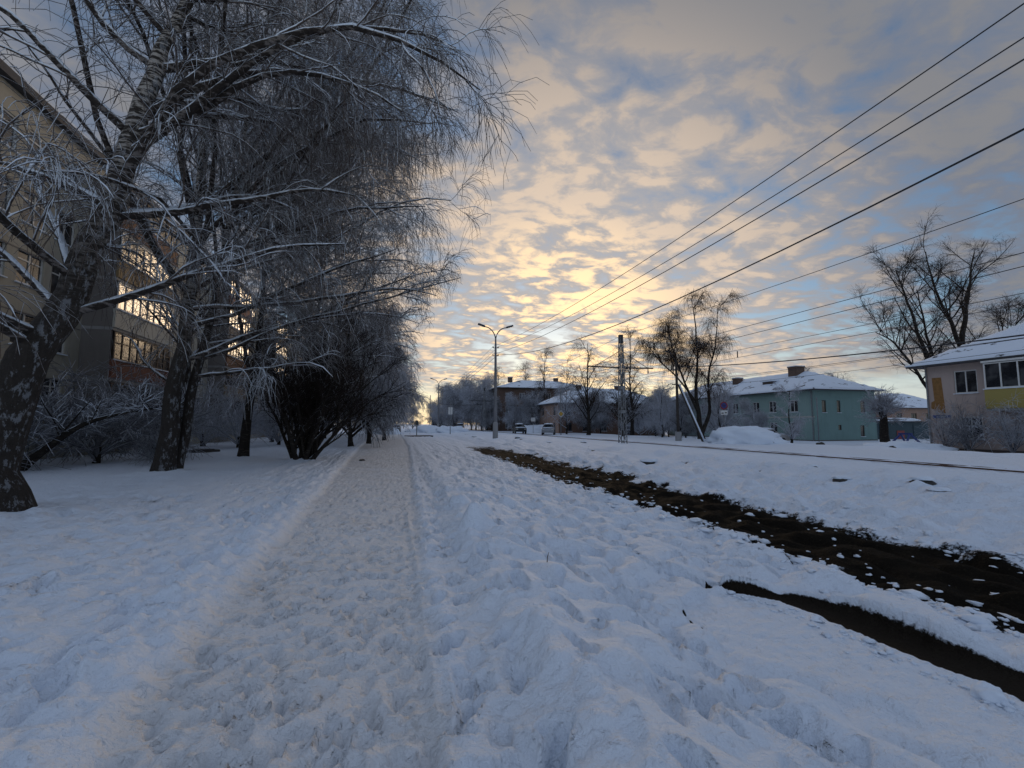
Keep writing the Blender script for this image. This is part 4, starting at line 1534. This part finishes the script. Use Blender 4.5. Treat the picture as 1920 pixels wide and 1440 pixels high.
def tree(name, label, loc, trunks, levels, seed, trunk_mat="birch", limb_mat="limb", twig_mat="twig", cat="tree", group=None, snow=0, keep=None, leaves=0, aim=None, limbs_as_parts=True, sides0=12):
    """trunks: list of (control points, r0, r1); levels: limb, bough, twig, shoot settings"""
    r = np.random.default_rng(seed)
    root = empty(name, loc)
    tp, trd = [], []
    for ctrl, r0, r1 in trunks:
        m = 26
        p = curve(ctrl, m)
        p[2:, :2] += .35 * r0 * np.stack([perlin(p[2:, 2] * .7, p[2:, 2] * 0, seed), perlin(p[2:, 2] * .7, p[2:, 2] * 0, seed + 5)], -1)
        q = np.linspace(0, 1, m)
        rr = r0 + (r1 - r0) * q ** .85
        rr = rr * (1 + .32 * np.exp(-np.maximum(p[:, 2], 0) / .30)) * (1 + .05 * perlin(q * 19, q * 0, seed + 2))
        tp.append(p)
        trd.append(rr)
    tp, trd = np.stack(tp), np.stack(trd)
    for i in range(len(tp)):
        v, f = tubes([(tp[i:i + 1], trd[i:i + 1])], sides0)
        link("trunk", mesh_np("trunk", v, f), M[trunk_mat], root)
    prev = (tp, trd)
    fine, snowy = [], []
    for li, lv in enumerate(levels):
        pos, d, rr, t, ix = spawn(r, prev[0], prev[1], lv["k"], lv.get("t0", .2), lv.get("t1", 1.0), R(lv["a"][0]), R(lv["a"][1]), lv.get("pw", 1.0))
        if li == 0:
            ev = np.linspace(0, 1, len(pos)) if len(tp) == 1 else r.random(len(pos))
            az = ev * 0 + np.arange(len(pos)) * 2.399 + r.normal(0, .4, len(pos))
            el = np.pi / 2 - r.uniform(R(lv["a"][0]), R(lv["a"][1]), len(pos))
            d = np.stack([np.cos(az) * np.cos(el), np.sin(az) * np.cos(el), np.sin(el)], -1)
            if aim is not None:
                d = d + np.array(aim)
        L = r.uniform(*lv["L"], len(pos))
        if li == 0:
            L = L * np.clip(1.15 - lv.get("taper", .75) * ((t - lv.get("t0", .2)) / (1.001 - lv.get("t0", .2))) ** 1.3, .15, 1.2)
        elif lv.get("rel"):
            L = L * (.45 + .55 * (1 - t))
        p = grow(r, pos, d, L, lv["n"], lv["w"], lv["g"], lv.get("up", 0.0))
        r0 = np.minimum(rr * lv.get("rf", .6), lv["r"][0] * (0.6 + .4 * L / max(lv["L"][1], 1e-6)))
        q = np.linspace(0, 1, lv["n"] + 1)[None]
        rad = np.maximum(r0[:, None] * (1 - q) ** .8 + lv["r"][1] * q ** .5, lv["r"][1])
        if keep is not None and li == 0:                       # shorten limbs that would poke out of the crown
            for _ in range(9):
                bad = ~(keep(p[:, -1] + np.array(loc)) & keep(p[:, 6] + np.array(loc)))
                p[bad] = p[bad, :1] + (p[bad] - p[bad, :1]) * .87
        if keep is not None and li > 0:
            ok = keep(p[:, -1] + np.array(loc)) & keep(p[:, p.shape[1] // 2] + np.array(loc))
            if li >= 2:                                        # airier on the apartment side
                ok &= r.random(len(p)) < np.interp(p[:, -1, 0] + loc[0], [-8, -4.5], [.42, 1.0])
            p, rad = p[ok], rad[ok]
        if li == 0 and limbs_as_parts:
            for i in range(len(p)):
                v, f = tubes([(p[i:i + 1], rad[i:i + 1])], 6)
                link("limb", mesh_np("limb", v, f), M[limb_mat], root)
        elif li == 0:
            v, f = tubes([(p, rad)], 5)
            link("limbs", mesh_np("limbs", v, f), M[limb_mat], root, kind="stuff")
        else:
            fine.append((p, rad))
        if snow and li in (0, 1, 2):
            pick = r.random(len(p)) < (.9, .75, .20 * snow)[li]
            sp = p[pick].copy()
            sr = np.minimum(rad[pick], .035) * .60 + (.012, .008, .006)[li] * snow
            sp[:, :, 2] += rad[pick] * .75 + .004
            patch = np.clip(.55 + 1.1 * perlin(sp[..., 0] * 1.7 + sp[..., 2], sp[..., 1] * 1.7, 7), .0, 1.25)
            sr = sr * patch + .0008
            sr[:, 0] *= .3
            sr[:, -1] *= .2
            snowy.append((sp, sr))
        prev = (p, rad)
    v, f = tubes(fine, 3)
    link("crown", mesh_np("crown", v, f), M[twig_mat], root, kind="stuff")
    if snowy:
        v, f = tubes(snowy, 5)
        link("branch_snow", mesh_np("branch_snow", v, f), M["snow"], root, kind="stuff")
    if leaves:
        p = prev[0]
        pick = r.integers(0, len(p), leaves)
        c = p[pick, r.integers(1, p.shape[1], leaves)]
        a, b_ = nrm(r.normal(0, 1, (leaves, 3))), nrm(r.normal(0, 1, (leaves, 3)))
        s = r.uniform(.015, .032, (leaves, 1))
        V = np.stack([c - a * s, c + b_ * s * .7, c + a * s, c - b_ * s * .7], 1).reshape(-1, 3)
        link("withered_leaves", mesh_np("withered_leaves", V, np.arange(leaves * 4).reshape(-1, 4), False), M["leaf"], root, kind="stuff")
    if label:
        tag(root, label, cat, group)
    return root


def envelope(P):
    """the crowns stop in a curtain over the path"""
    x, y_, z = P[:, 0], P[:, 1], P[:, 2]
    lim = np.interp(z, [0, 4.5, 6.5, 9, 12, 18], [-3.0, -.6, 2.2, 3.4, 3.9, 4.9]) - .035 * np.clip(y_ - 18, 0, 40) + .35 * perlin(z * 1.3, y_ * .8, 5)
    return (x < lim) & (x > np.where(y_ < 15, -9.2 + .6 * perlin(z, y_, 4), -99)) & (z > np.where(x > -3.5, 3.2 + .5 * perlin(x * 1.1, y_, 9), 1.2)) & (y_ > 4.5)


def rel(pts, b):
    return [(p[0] - b[0], p[1] - b[1], p[2] - b[2]) for p in pts]


BIRCH = [dict(k=34, t0=.16, a=(44, 82), L=(4.8, 9.4), n=10, w=.10, g=.16, up=.10, r=(.10, .014), rf=.5, taper=.70),
         dict(k=11, t0=.12, a=(25, 62), L=(1.3, 3.4), n=7, w=.13, g=.26, up=.06, r=(.026, .008), rf=.55, rel=1),
         dict(k=8, t0=.10, a=(25, 65), L=(.6, 1.7), n=5, w=.14, g=.45, r=(.0105, .005), rel=1),
         dict(k=5, t0=.10, a=(20, 60), L=(.4, 1.35), n=3, w=.12, g=.85, r=(.0062, .0042))]


def lv(base, **kw):
    out = [dict(q) for q in base]
    for k, v in kw.items():
        i, key = int(k[1]), k[3:]
        out[i][key] = v
    return out


b1 = (-6.94, 10.6, gz(-6.94, 10.6) - .1)
tree("leaning_birch", "thick dark-barked birch leaning from the left edge towards the path", b1,
     [(rel([(-6.94, 10.6, -.1), (-7.08, 10.6, 1.1), (-6.79, 10.6, 2.7), (-6.34, 10.6, 3.87), (-5.79, 10.65, 5.42), (-5.41, 10.7, 7.28), (-5.2, 10.8, 8.84), (-4.85, 10.9, 10.75), (-4.5, 11.0, 12.8), (-4.3, 11.1, 16.0)], b1), .41, .05)],
     lv(BIRCH, L0_t0=.26, L0_k=30, L0_a=(42, 84), L1_k=10, L2_k=6), 3, snow=1, keep=envelope, leaves=160, aim=(.34, .18, 0))
b2 = (-7.28, 17.5, gz(-7.28, 17.5) - .1)
tree("twin_birch", "tall birch with two stems rising from one dark flared base", b2,
     [(rel([(-7.28, 17.5, -.1), (-7.11, 17.5, 2.27), (-6.88, 17.5, 5.17), (-6.7, 17.5, 8.38), (-6.7, 17.5, 11.9), (-6.8, 17.5, 15.9), (-6.7, 17.5, 20.0)], b2), .31, .04),
      (rel([(-7.12, 17.8, -.1), (-6.95, 17.95, .9), (-6.7, 18.05, 3.4), (-6.26, 18.1, 6.06), (-5.97, 18.1, 8.63), (-5.66, 18.1, 11.3), (-5.5, 18.1, 15.5), (-5.3, 18.1, 18.6)], b2), .20, .03)],
     lv(BIRCH, L0_k=26, L0_t0=.24, L0_L=(6.5, 13.5), L0_taper=.5, L2_k=8, L3_k=5, L3_L=(.4, 1.6)), 8, snow=1, keep=envelope, leaves=180, aim=(.62, -.10, .06))
b3 = (-6.74, 23.8, gz(-6.74, 23.8) - .1)
tree("slender_tree", "slender grey-stemmed tree between the twin birch and the dark shrub", b3,
     [(rel([(-6.74, 23.8, -.1), (-6.54, 23.8, 3.03), (-6.31, 23.8, 5.58), (-6.27, 23.8, 8.2), (-6.15, 23.8, 12.5), (-6.0, 23.8, 15.5)], b3), .23, .03)],
     lv(BIRCH, L0_k=28, L0_t0=.20, L0_L=(5.5, 12), L0_taper=.5, L2_k=8, L3_k=4, L3_L=(.4, 1.6)), 14, trunk_mat="darkbark", snow=1, keep=envelope, aim=(.62, -.05, .05))
b4 = (-4.6, 28.0, gz(-4.6, 28.0) - .1)
tree("path_birch", "birch behind the dark shrub whose shoots hang over the path", b4,
     [([(0, 0, 0), (.15, 0, 3), (.1, 0, 6), (.3, 0, 10), (.2, 0, 15)], .26, .03)],
     lv(BIRCH, L0_k=32, L0_t0=.18, L0_taper=.55, L0_L=(4.8, 9.0), L2_k=6, L3_k=3, L3_r=(.009, .0065), L2_r=(.014, .008)), 21, keep=envelope, snow=1, aim=(.2, 0, 0))
b5 = (-9.8, 25.0, gz(-9.8, 25.0) - .1)
tree("rear_birch", "pale birch standing between the twin birch and the apartment block", b5,
     [([(0, 0, 0), (.1, .1, 4), (-.1, 0, 9), (.1, 0, 17)], .24, .03)],
     lv(BIRCH, L0_k=26, L0_t0=.25, L0_L=(3.5, 6.5), L2_k=4, L3_k=3), 27, keep=envelope)

# broad dark shrub beside the path
SHRUB = [dict(k=26, t0=.0, t1=.5, a=(6, 46), L=(3.4, 6.0), n=9, w=.07, g=.05, up=.05, r=(.05, .012), rf=.9, taper=.2),
         dict(k=9, t0=.15, a=(14, 42), L=(1.0, 2.6), n=6, w=.11, g=.04, up=.06, r=(.02, .007), rel=1),
         dict(k=8, t0=.10, a=(18, 48), L=(.5, 1.3), n=4, w=.12, g=.02, up=.05, r=(.009, .0055), rel=1),
         dict(k=4, t0=.10, a=(18, 50), L=(.25, .7), n=3, w=.12, g=.0, r=(.006, .004))]
tree("dark_shrub", "broad dense dark shrub fanning out at the left edge of the path", (-4.0, 22.2, gz(-4, 22.2) - .05),
     [([(q[0] * .3, q[1] * .3, 0), (q[0] * .5, q[1] * .5, .4), (q[0] * .8, q[1] * .8, 1.0), (q[0] * 1.3, q[1] * 1.3, 2.0)], .10, .05) for q in ((1.2, .2), (.3, 1.0), (-.9, .3), (-.3, -1.1), (.8, -.8), (.1, 0), (1.7, -.3))],
     lv(SHRUB, L0_k=7, L0_t1=.8, L0_L=(2.4, 5.2), L2_k=6, L3_k=4), 31, trunk_mat="darkbark", limb_mat="darkbark", twig_mat="darktwig", cat="shrub", aim=(.16, -.05, 0), snow=0)

# leaning bare stem on the far left
lb = (-12.6, 19.7, gz(-12.6, 19.7) - .05)
tree("fallen_stem", "bare stem leaning low across the lawn at the far left", lb,
     [(rel([(-12.6, 19.7, 0), (-11.73, 19.7, .85), (-10.85, 19.7, 1.6), (-9.9, 19.7, 1.98), (-8.7, 19.75, 2.25)], (-12.6, 19.7, 0)), .16, .03)],
     [dict(k=16, t0=.35, a=(30, 80), L=(.7, 2.0), n=6, w=.12, g=.05, up=.05, r=(.03, .008), rf=.6),
      dict(k=7, t0=.2, a=(25, 60), L=(.4, 1.0), n=4, w=.12, g=.05, r=(.01, .006)),
      dict(k=5, t0=.1, a=(25, 60), L=(.2, .6), n=3, w=.12, g=.1, r=(.006, .004))], 35, trunk_mat="darkbark", limb_mat="darkbark", twig_mat="halffrost", snow=1)

# frosted shrubs below the apartment block
FROST = [dict(k=16, t0=.0, t1=.6, a=(10, 62), L=(1.3, 2.6), n=6, w=.10, g=.10, up=.05, r=(.026, .009), rf=.9, taper=.2),
         dict(k=8, t0=.15, a=(20, 60), L=(.5, 1.3), n=5, w=.13, g=.12, up=.03, r=(.013, .007), rel=1),
         dict(k=6, t0=.1, a=(25, 65), L=(.3, .8), n=3, w=.14, g=.10, r=(.009, .006))]
fs = tree("frosted_shrub", "frosted shrub", (0, 0, 0), [([(0, 0, 0), (.03, 0, .2), (.05, 0, .5)], .08, .04)], FROST, 41, trunk_mat="darkbark", limb_mat="halffrost", twig_mat="halffrost", cat="shrub", limbs_as_parts=False, sides0=6)
fs2 = tree("frosted_shrub", "frosted shrub", (0, 0, 0), [([(0, 0, 0), (.03, 0, .2), (.05, 0, .5)], .08, .04)], FROST, 43, trunk_mat="darkbark", limb_mat="frost", twig_mat="frost", cat="shrub", limbs_as_parts=False, sides0=6)
spots = [(-11.9, 22.8, 1.5, 0, "tall frosted shrub directly behind the leaning bare stem"), (-13.4, 20.5, 1.6, 0, "frosted shrub at the far left under the apartment windows"), (-10.6, 24.6, 1.25, 0, "frosted shrub just left of the twin birch base"),
         (-13.6, 26.0, 1.7, 0, "large frosted shrub against the apartment block wall"), (-12.6, 31.5, 1.5, 1, "pale frosted shrub behind the round manhole"), (-10.2, 35.0, 1.5, 1, "pale frosted shrub right of the manhole"),
         (-13.4, 38.0, 1.9, 1, "high pale shrub below the second loggia stack"), (-8.6, 39.0, 1.4, 1, "pale shrub seen right of the slender tree"), (-10.5, 45.0, 1.9, 1, "far pale shrub behind the slender tree"), (-7.2, 46.0, 1.6, 1, "far pale shrub left of the dark shrub"),
         (-13.8, 17.0, 1.3, 0, "low frosted shrub near the left picture edge"), (-9.1, 21.3, .6, 0, "small sapling bush on the lawn left of the twin birch")]
for k, (x, y_, s, kind, lab) in enumerate(spots):
    src = fs2 if kind else fs
    tag(copy_thing(src, (x, y_, gz(x, y_)), k * 1.7, s), lab, "shrub", "frosted shrubs below the apartment block")

# prototypes for the farther trees
MIDB = [dict(k=24, t0=.22, a=(25, 62), L=(3.0, 5.4), n=8, w=.09, g=.10, up=.10, r=(.09, .02), rf=.55, taper=.6),
        dict(k=8, t0=.15, a=(22, 55), L=(1.0, 2.4), n=5, w=.12, g=.22, up=.05, r=(.03, .012), rel=1),
        dict(k=6, t0=.1, a=(22, 60), L=(.6, 1.6), n=3, w=.12, g=.55, r=(.013, .008), rel=1),
        dict(k=3, t0=.2, a=(20, 55), L=(.5, 1.3), n=2, w=.08, g=1.0, r=(.008, .006))]
WEEP = lv(MIDB, L0_k=14, L0_a=(22, 55), L0_L=(4, 6.5), L1_L=(.8, 1.8), L2_L=(.4, 1.0), L2_g=.9, L3_L=(.5, 1.5), L3_g=2.0, L1_k=9)
pathtrees = tree("frosted_tree", "frosted tree", (0, 0, 0), [([(0, 0, 0), (.1, 0, 1.6), (.2, 0, 4), (.3, 0, 8.5)], .17, .03)],
                 lv(MIDB, L0_t0=.12, L0_a=(35, 75), L0_L=(3, 5), L0_k=26, L1_k=8, L2_k=7, L2_r=(.018, .013), L3_r=(.013, .011)), 51, trunk_mat="darkbark", limb_mat="halffrost", twig_mat="frost", limbs_as_parts=False, sides0=7)
pathtrees2 = tree("frosted_tree", "frosted tree", (0, 0, 0), [([(0, 0, 0), (-.1, 0, 1.6), (.1, 0, 4), (.1, 0, 8.0)], .17, .03)],
                  lv(MIDB, L0_t0=.12, L0_a=(30, 72), L0_L=(2.6, 4.6), L0_k=26, L1_k=8, L2_k=7, L2_r=(.018, .012), L3_r=(.012, .010)), 53, trunk_mat="darkbark", limb_mat="darkbark", twig_mat="halffrost", limbs_as_parts=False, sides0=7)
row = [(-2.9, 34.5, 1.1, 1, "nearest of the frosted trees beyond the dark shrub"), (-2.0, 41.0, 1.2, 0, "frosted tree overhanging the path with the palest crown"), (-.9, 49.0, 1.15, 0, "frosted tree whose crown reaches farthest right over the path"),
       (-2.6, 58.0, 1.2, 1, "dark frosted tree behind the overhanging one"), (-3.2, 67.0, 1.1, 0, "frosted tree about halfway down the path"), (-4.2, 77.0, 1.15, 1, "frosted tree above the left snow heap"), (-3.0, 90.0, 1.1, 0, "far frosted tree left of the path end"),
       (-5.5, 105.0, 1.2, 1, "very distant dark tree left of the path end"), (-7.5, 55.0, 1.2, 1, "tree behind the row on the apartment side"), (-8.5, 72.0, 1.25, 1, "far tree behind the row on the apartment side"), (-1.0, 118.0, 1.1, 0, "most distant frosted tree closing the path")]
for k, (x, y_, s, kind, lab) in enumerate(row):
    tag(copy_thing(pathtrees if kind == 0 else pathtrees2, (x, y_, gz(x, y_) - .05), k * 2.1, s), lab, "tree", "frosted trees along the path")

# roadside wood on the right, far off
wood = []
for k, (x, y_, s) in enumerate(((6.0, 150, .8), (13.0, 128, 1.0), (15.5, 133, 1.35), (16.0, 121, 1.2), (18.5, 127, 1.55), (20.5, 116, 1.3), (14.8, 112, .95), (18.0, 108, 1.0), (21.0, 104, 1.05), (3.5, 170, .8), (13.5, 160, 1.0), (24.0, 120, 1.5), (19.6, 92, .8), (23.5, 88.5, .75), (27.5, 87.5, .9), (32, 88, .9), (24.5, 80, .75))):
    lab = ["leftmost tree of the far roadside wood beside the distant lamp", "rounded frosted tree right of the distant lamp", "taller tree in the far roadside wood", "dense low tree of the far roadside wood", "highest crown of the far roadside wood left of the nearer lamp", "frosted tree just left of the nearer lamp", "small frosted tree at the front of the roadside wood", "front tree beside the distant lattice mast", "tree directly behind the distant lattice mast", "most distant tree on the road axis", "large hazy tree behind the distant lamp", "tree rising behind the brick block's left corner", "small tree before the brick block's left corner", "small tree in front of the brick block's end", "frosted tree before the brick block's middle windows", "frosted tree before the brick block's right windows", "low frosted tree left of the brown house"][k]
    tag(copy_thing(pathtrees if k % 2 else pathtrees2, (x, y_, gz(x, y_) - .05), k * 1.3, s), lab, "tree", "far trees by the road")
for k, (x, y_, s, lab) in enumerate(((28.6, 64.5, .62, "frosted tree before the brown house's second window"), (31.5, 66.0, .7, "taller frosted tree before the brown house's middle"), (35.2, 63.0, .62, "low frosted tree left of the lattice mast's far side"), (39.0, 62.5, .7, "frosted tree at the brown house's right end"), (42.5, 66.0, .75, "frosted tree in the gap between brown and teal house"),
                                     (33.0, 50.0, .62, "frosted tree behind the wooden pole's brace"), (36.5, 51.5, .68, "frosted tree before the teal house's left end"), (38.6, 47.5, .6, "frosted tree behind the no-stopping sign"), (42.5, 46.5, .5, "small frosted tree at the teal house's middle windows"), (31.0, 44.5, .5, "low frosted tree behind the weeping birch trunk"), (34.0, 41.5, .42, "shrubby frosted tree above the high snow heap"),
                                     (24.5, 98.0, .9, "frosted tree behind the nearer lamp post"), (19.0, 100.0, 1.0, "frosted tree left of the brick block"), (16.5, 116.0, 1.2, "broad frosted tree in the middle of the roadside wood"))):
    tag(copy_thing(pathtrees if k % 3 else pathtrees2, (x, y_, gz(x, y_) - .05), k * 1.9 + .4, s), lab, "tree", "frosted trees before the houses")
for p in (fs, fs2, pathtrees, pathtrees2):
    for ch in list(p.children):
        bpy.data.objects.remove(ch)
    bpy.data.objects.remove(p)

# weeping birch before the teal house
wb = (27.6, 36.6, gz(27.6, 36.6) - .1)
tree("weeping_birch", "bare weeping birch with hanging icy shoots before the teal house", wb,
     [([(0, 0, 0), (-.2, 0, 1.5), (-.35, 0, 3.2), (-.3, 0, 5.5), (-.1, 0, 8), (-.4, 0, 12.4)], .30, .04),
      ([(.05, 0, .6), (.9, 0, 2.6), (1.0, 0, 5.0), (1.1, 0, 6.5), (1.9, 0, 9.0), (2.3, 0, 12.8)], .20, .03),
      ([(-.3, 0, 2.6), (-1.6, 0, 5.4), (-2.7, 0, 8.2), (-3.2, 0, 10.6)], .13, .03),
      ([(-.3, 0, 3.4), (-2.2, 0, 5.6), (-3.9, .1, 7.1), (-4.8, .1, 8.0)], .10, .03)],
     lv(WEEP, L0_k=11, L0_L=(1.3, 3.4), L0_t0=.30, L0_r=(.045, .012), L1_k=8, L1_r=(.018, .008), L2_k=6, L2_r=(.009, .006), L3_r=(.0065, .005), L3_k=3), 61, trunk_mat="darkbark", limb_mat="darkbark", twig_mat="rusttwig")
# large bare tree behind the pink house
bt = (54.0, 32.0, gz(54, 32) - .1)
tree("spreading_tree", "large spreading bare tree rising behind the pink house roof", bt,
     [([(.5, 0, 0), (.6, 0, 5), (.5, 0, 9.5), (1.2, 0, 13), (2.2, 0, 16), (3.2, 0, 19.5)], .42, .05),
      ([(.5, 0, 9.0), (-.8, 0, 12), (-2.5, 0, 15), (-3.5, 0, 19)], .24, .04),
      ([(-2.4, 0, 0), (-3.0, 0, 5), (-4.6, 0, 9), (-6.3, 0, 13.4), (-7.6, 0, 16.8)], .32, .04),
      ([(-2.0, .3, 3), (-3.0, .3, 8), (-3.8, .3, 11), (-4.6, .3, 15.2)], .22, .04),
      ([(-2.6, 0, 2.5), (-5.6, 0, 6.6), (-8.4, 0, 9.6), (-10.6, 0, 10.6)], .20, .03),
      ([(.7, 0, 5.5), (3.8, 0, 8.6), (6.6, 0, 10.8), (9.2, 0, 13.0)], .20, .03)],
     lv(MIDB, L0_k=15, L0_t0=.18, L0_a=(22, 55), L0_taper=.35, L0_w=.07, L0_r=(.07, .014), L0_L=(2.6, 5.4), L0_g=.03, L1_g=.02, L1_up=.06, L2_g=.05, L3_g=.1, L1_L=(.8, 2.2), L2_L=(.5, 1.2), L3_L=(.3, .8), L1_k=9, L1_r=(.020, .009), L2_k=5, L3_k=2, L2_r=(.010, .0065), L3_r=(.0065, .005)), 66, trunk_mat="darkbark", limb_mat="darkbark", twig_mat="darktwig")


def mid_tree(name, label, x, y_, h, seed, mats, spread_=1.0, **kw):
    base = kw.pop("base", MIDB)
    tree(name, label, (x, y_, gz(x, y_) - .1), [([(0, 0, 0), (.1, 0, h * .2), (-.05, .1, h * .5), (.1, 0, h)], .022 * h, .03)],
         lv(base, **{**dict(L0_L=(2.4 * spread_, 4.4 * spread_), L0_k=22, L1_k=6, L2_k=5, L3_k=2, L1_r=(.02, .009), L2_r=(.010, .007), L3_r=(.007, .005)), **kw}), seed, trunk_mat=mats[0], limb_mat=mats[1], twig_mat=mats[2], group="trees among the houses", limbs_as_parts=True, sides0=8)


mid_tree("bare_tree", "wide bare tree in front of the brown house's left half", 25.2, 56.5, 12.5, 71, ("darkbark", "darkbark", "rusttwig"), 1.1, L0_a=(18, 45), L3_k=2)
mid_tree("bare_tree", "upright bare tree right behind the nearer lattice mast", 30.8, 55.0, 13.6, 72, ("darkbark", "darkbark", "darktwig"), .9)
mid_tree("bare_tree", "thin bare tree between the lattice mast and the upright one", 26.8, 50.0, 9.6, 73, ("darkbark", "darkbark", "darktwig"), .7, L3_k=2)
mid_tree("bare_tree", "sunlit bare tree behind the brown house ridge", 29.0, 86.0, 15.5, 74, ("darkbark", "rusttwig", "rusttwig"), .9, L0_a=(15, 40), L2_k=5, L3_k=2)
mid_tree("bare_tree", "slim tree above the brick block's right end", 32.5, 112.0, 16.0, 75, ("darkbark", "rusttwig", "rusttwig"), 1.0, L2_k=5, L3_k=2)
mid_tree("bare_tree", "small crown above the brick block's roof", 26.0, 115.0, 15.0, 76, ("darkbark", "rusttwig", "rusttwig"), .9, L2_k=5, L3_k=2)
mid_tree("bare_tree", "slender tree beside the sunlit one", 33.0, 84.0, 14.0, 77, ("darkbark", "rusttwig", "rusttwig"), .8, L2_k=5, L3_k=2)
mid_tree("frosted_tree", "low frosted tree before the brown house wall", 24.6, 63.0, 6.5, 78, ("darkbark", "halffrost", "frost"), .8, L0_t0=.15)
mid_tree("frosted_tree", "frosted conical tree in front of the teal house corner", 38.4, 37.2, 5.4, 79, ("darkbark", "frost", "frost"), .62, L0_t0=.12, L0_a=(40, 85), L1_L=(.5, 1.2), L2_L=(.3, .7), L3_k=2, L3_L=(.2, .5))
mid_tree("frosted_tree", "frosted tree just right of the weeping birch", 31.6, 39.0, 5.0, 80, ("darkbark", "halffrost", "frost"), .7, L0_t0=.12, L0_a=(40, 80), L3_k=2, L3_L=(.2, .5))
mid_tree("frosted_tree", "frosted tree half hidden behind the wooden pole", 27.6, 43.0, 4.6, 81, ("darkbark", "frost", "frost"), .7, L0_t0=.12, L3_k=2, L3_L=(.2, .5))
mid_tree("frosted_tree", "frosted bush-like tree before the brown house's right end", 33.5, 58.0, 4.0, 82, ("darkbark", "frost", "frost"), .8, L0_t0=.1, L0_a=(40, 85), L3_k=2, L3_L=(.2, .6))
mid_tree("bare_tree", "tiny bare tree above the teal house roof's right slope", 66.0, 60.0, 10.5, 83, ("darkbark", "darktwig", "halffrost"), .8, L2_k=5, L3_k=2)
mid_tree("bare_tree", "second tiny bare tree beyond the teal house roof", 71.0, 59.0, 10.5, 84, ("darkbark", "darktwig", "halffrost"), .7, L2_k=5, L3_k=2)
# pollarded tree with a ball of frosted shoots
pl_ = (42.2, 31.0, gz(42.2, 31.0) - .1)
tree("pollard", "pollarded tree with a frosted ball of shoots between the houses", pl_, [([(0, 0, 0), (-.05, 0, 1.2), (-.1, 0, 2.6), (-.1, 0, 3.7)], .40, .22)],
     [dict(k=70, t0=.55, a=(10, 100), L=(.8, 1.7), n=5, w=.08, g=.0, up=.05, r=(.03, .01), rf=.5, taper=.1),
      dict(k=8, t0=.15, a=(15, 50), L=(.35, .9), n=4, w=.1, g=.03, r=(.013, .009)),
      dict(k=4, t0=.1, a=(15, 50), L=(.2, .5), n=3, w=.1, g=.03, r=(.009, .007))], 91, trunk_mat="darkbark", limb_mat="halffrost", twig_mat="frost", limbs_as_parts=False)
# frosted shrubs before the pink house
for k, (x, y_, s, lab) in enumerate(((36.2, 22.6, 1.2, "frosted shrub at the pink house corner"), (35.9, 21.2, 1.5, "tall reddish frosted shrub under the pink house window"), (35.4, 18.8, 1.35, "frosted shrub below the yellow balcony"), (36.0, 17.2, 1.5, "frosted shrub at the right picture edge before the pink house"))):
    tree("frosted_shrub", lab, (x, y_, gz(x, y_)), [([(0, 0, 0), (.03, 0, .2), (.05, 0, .5)], .08, .04)], lv(FROST, L0_L=(1.2 * s, 2.2 * s), L2_k=5), 100 + k, trunk_mat="darkbark", limb_mat="halffrost", twig_mat="frost" if k != 1 else "halffrost", cat="shrub", group="shrubs before the pink house", limbs_as_parts=False, sides0=6)
# lone stalk in the verge
b = MB()
b.tube([(0, 0, -.02), (.006, .004, .05), (.02, .0, .10)], [.005, .004, .002], 5)
tag(link("dry_stalk", b.mesh("dry_stalk"), M["rusttwig"], None, (1.55, 4.55, gz(1.55, 4.55))), "single dry stalk poking out of the verge snow", "stalk")
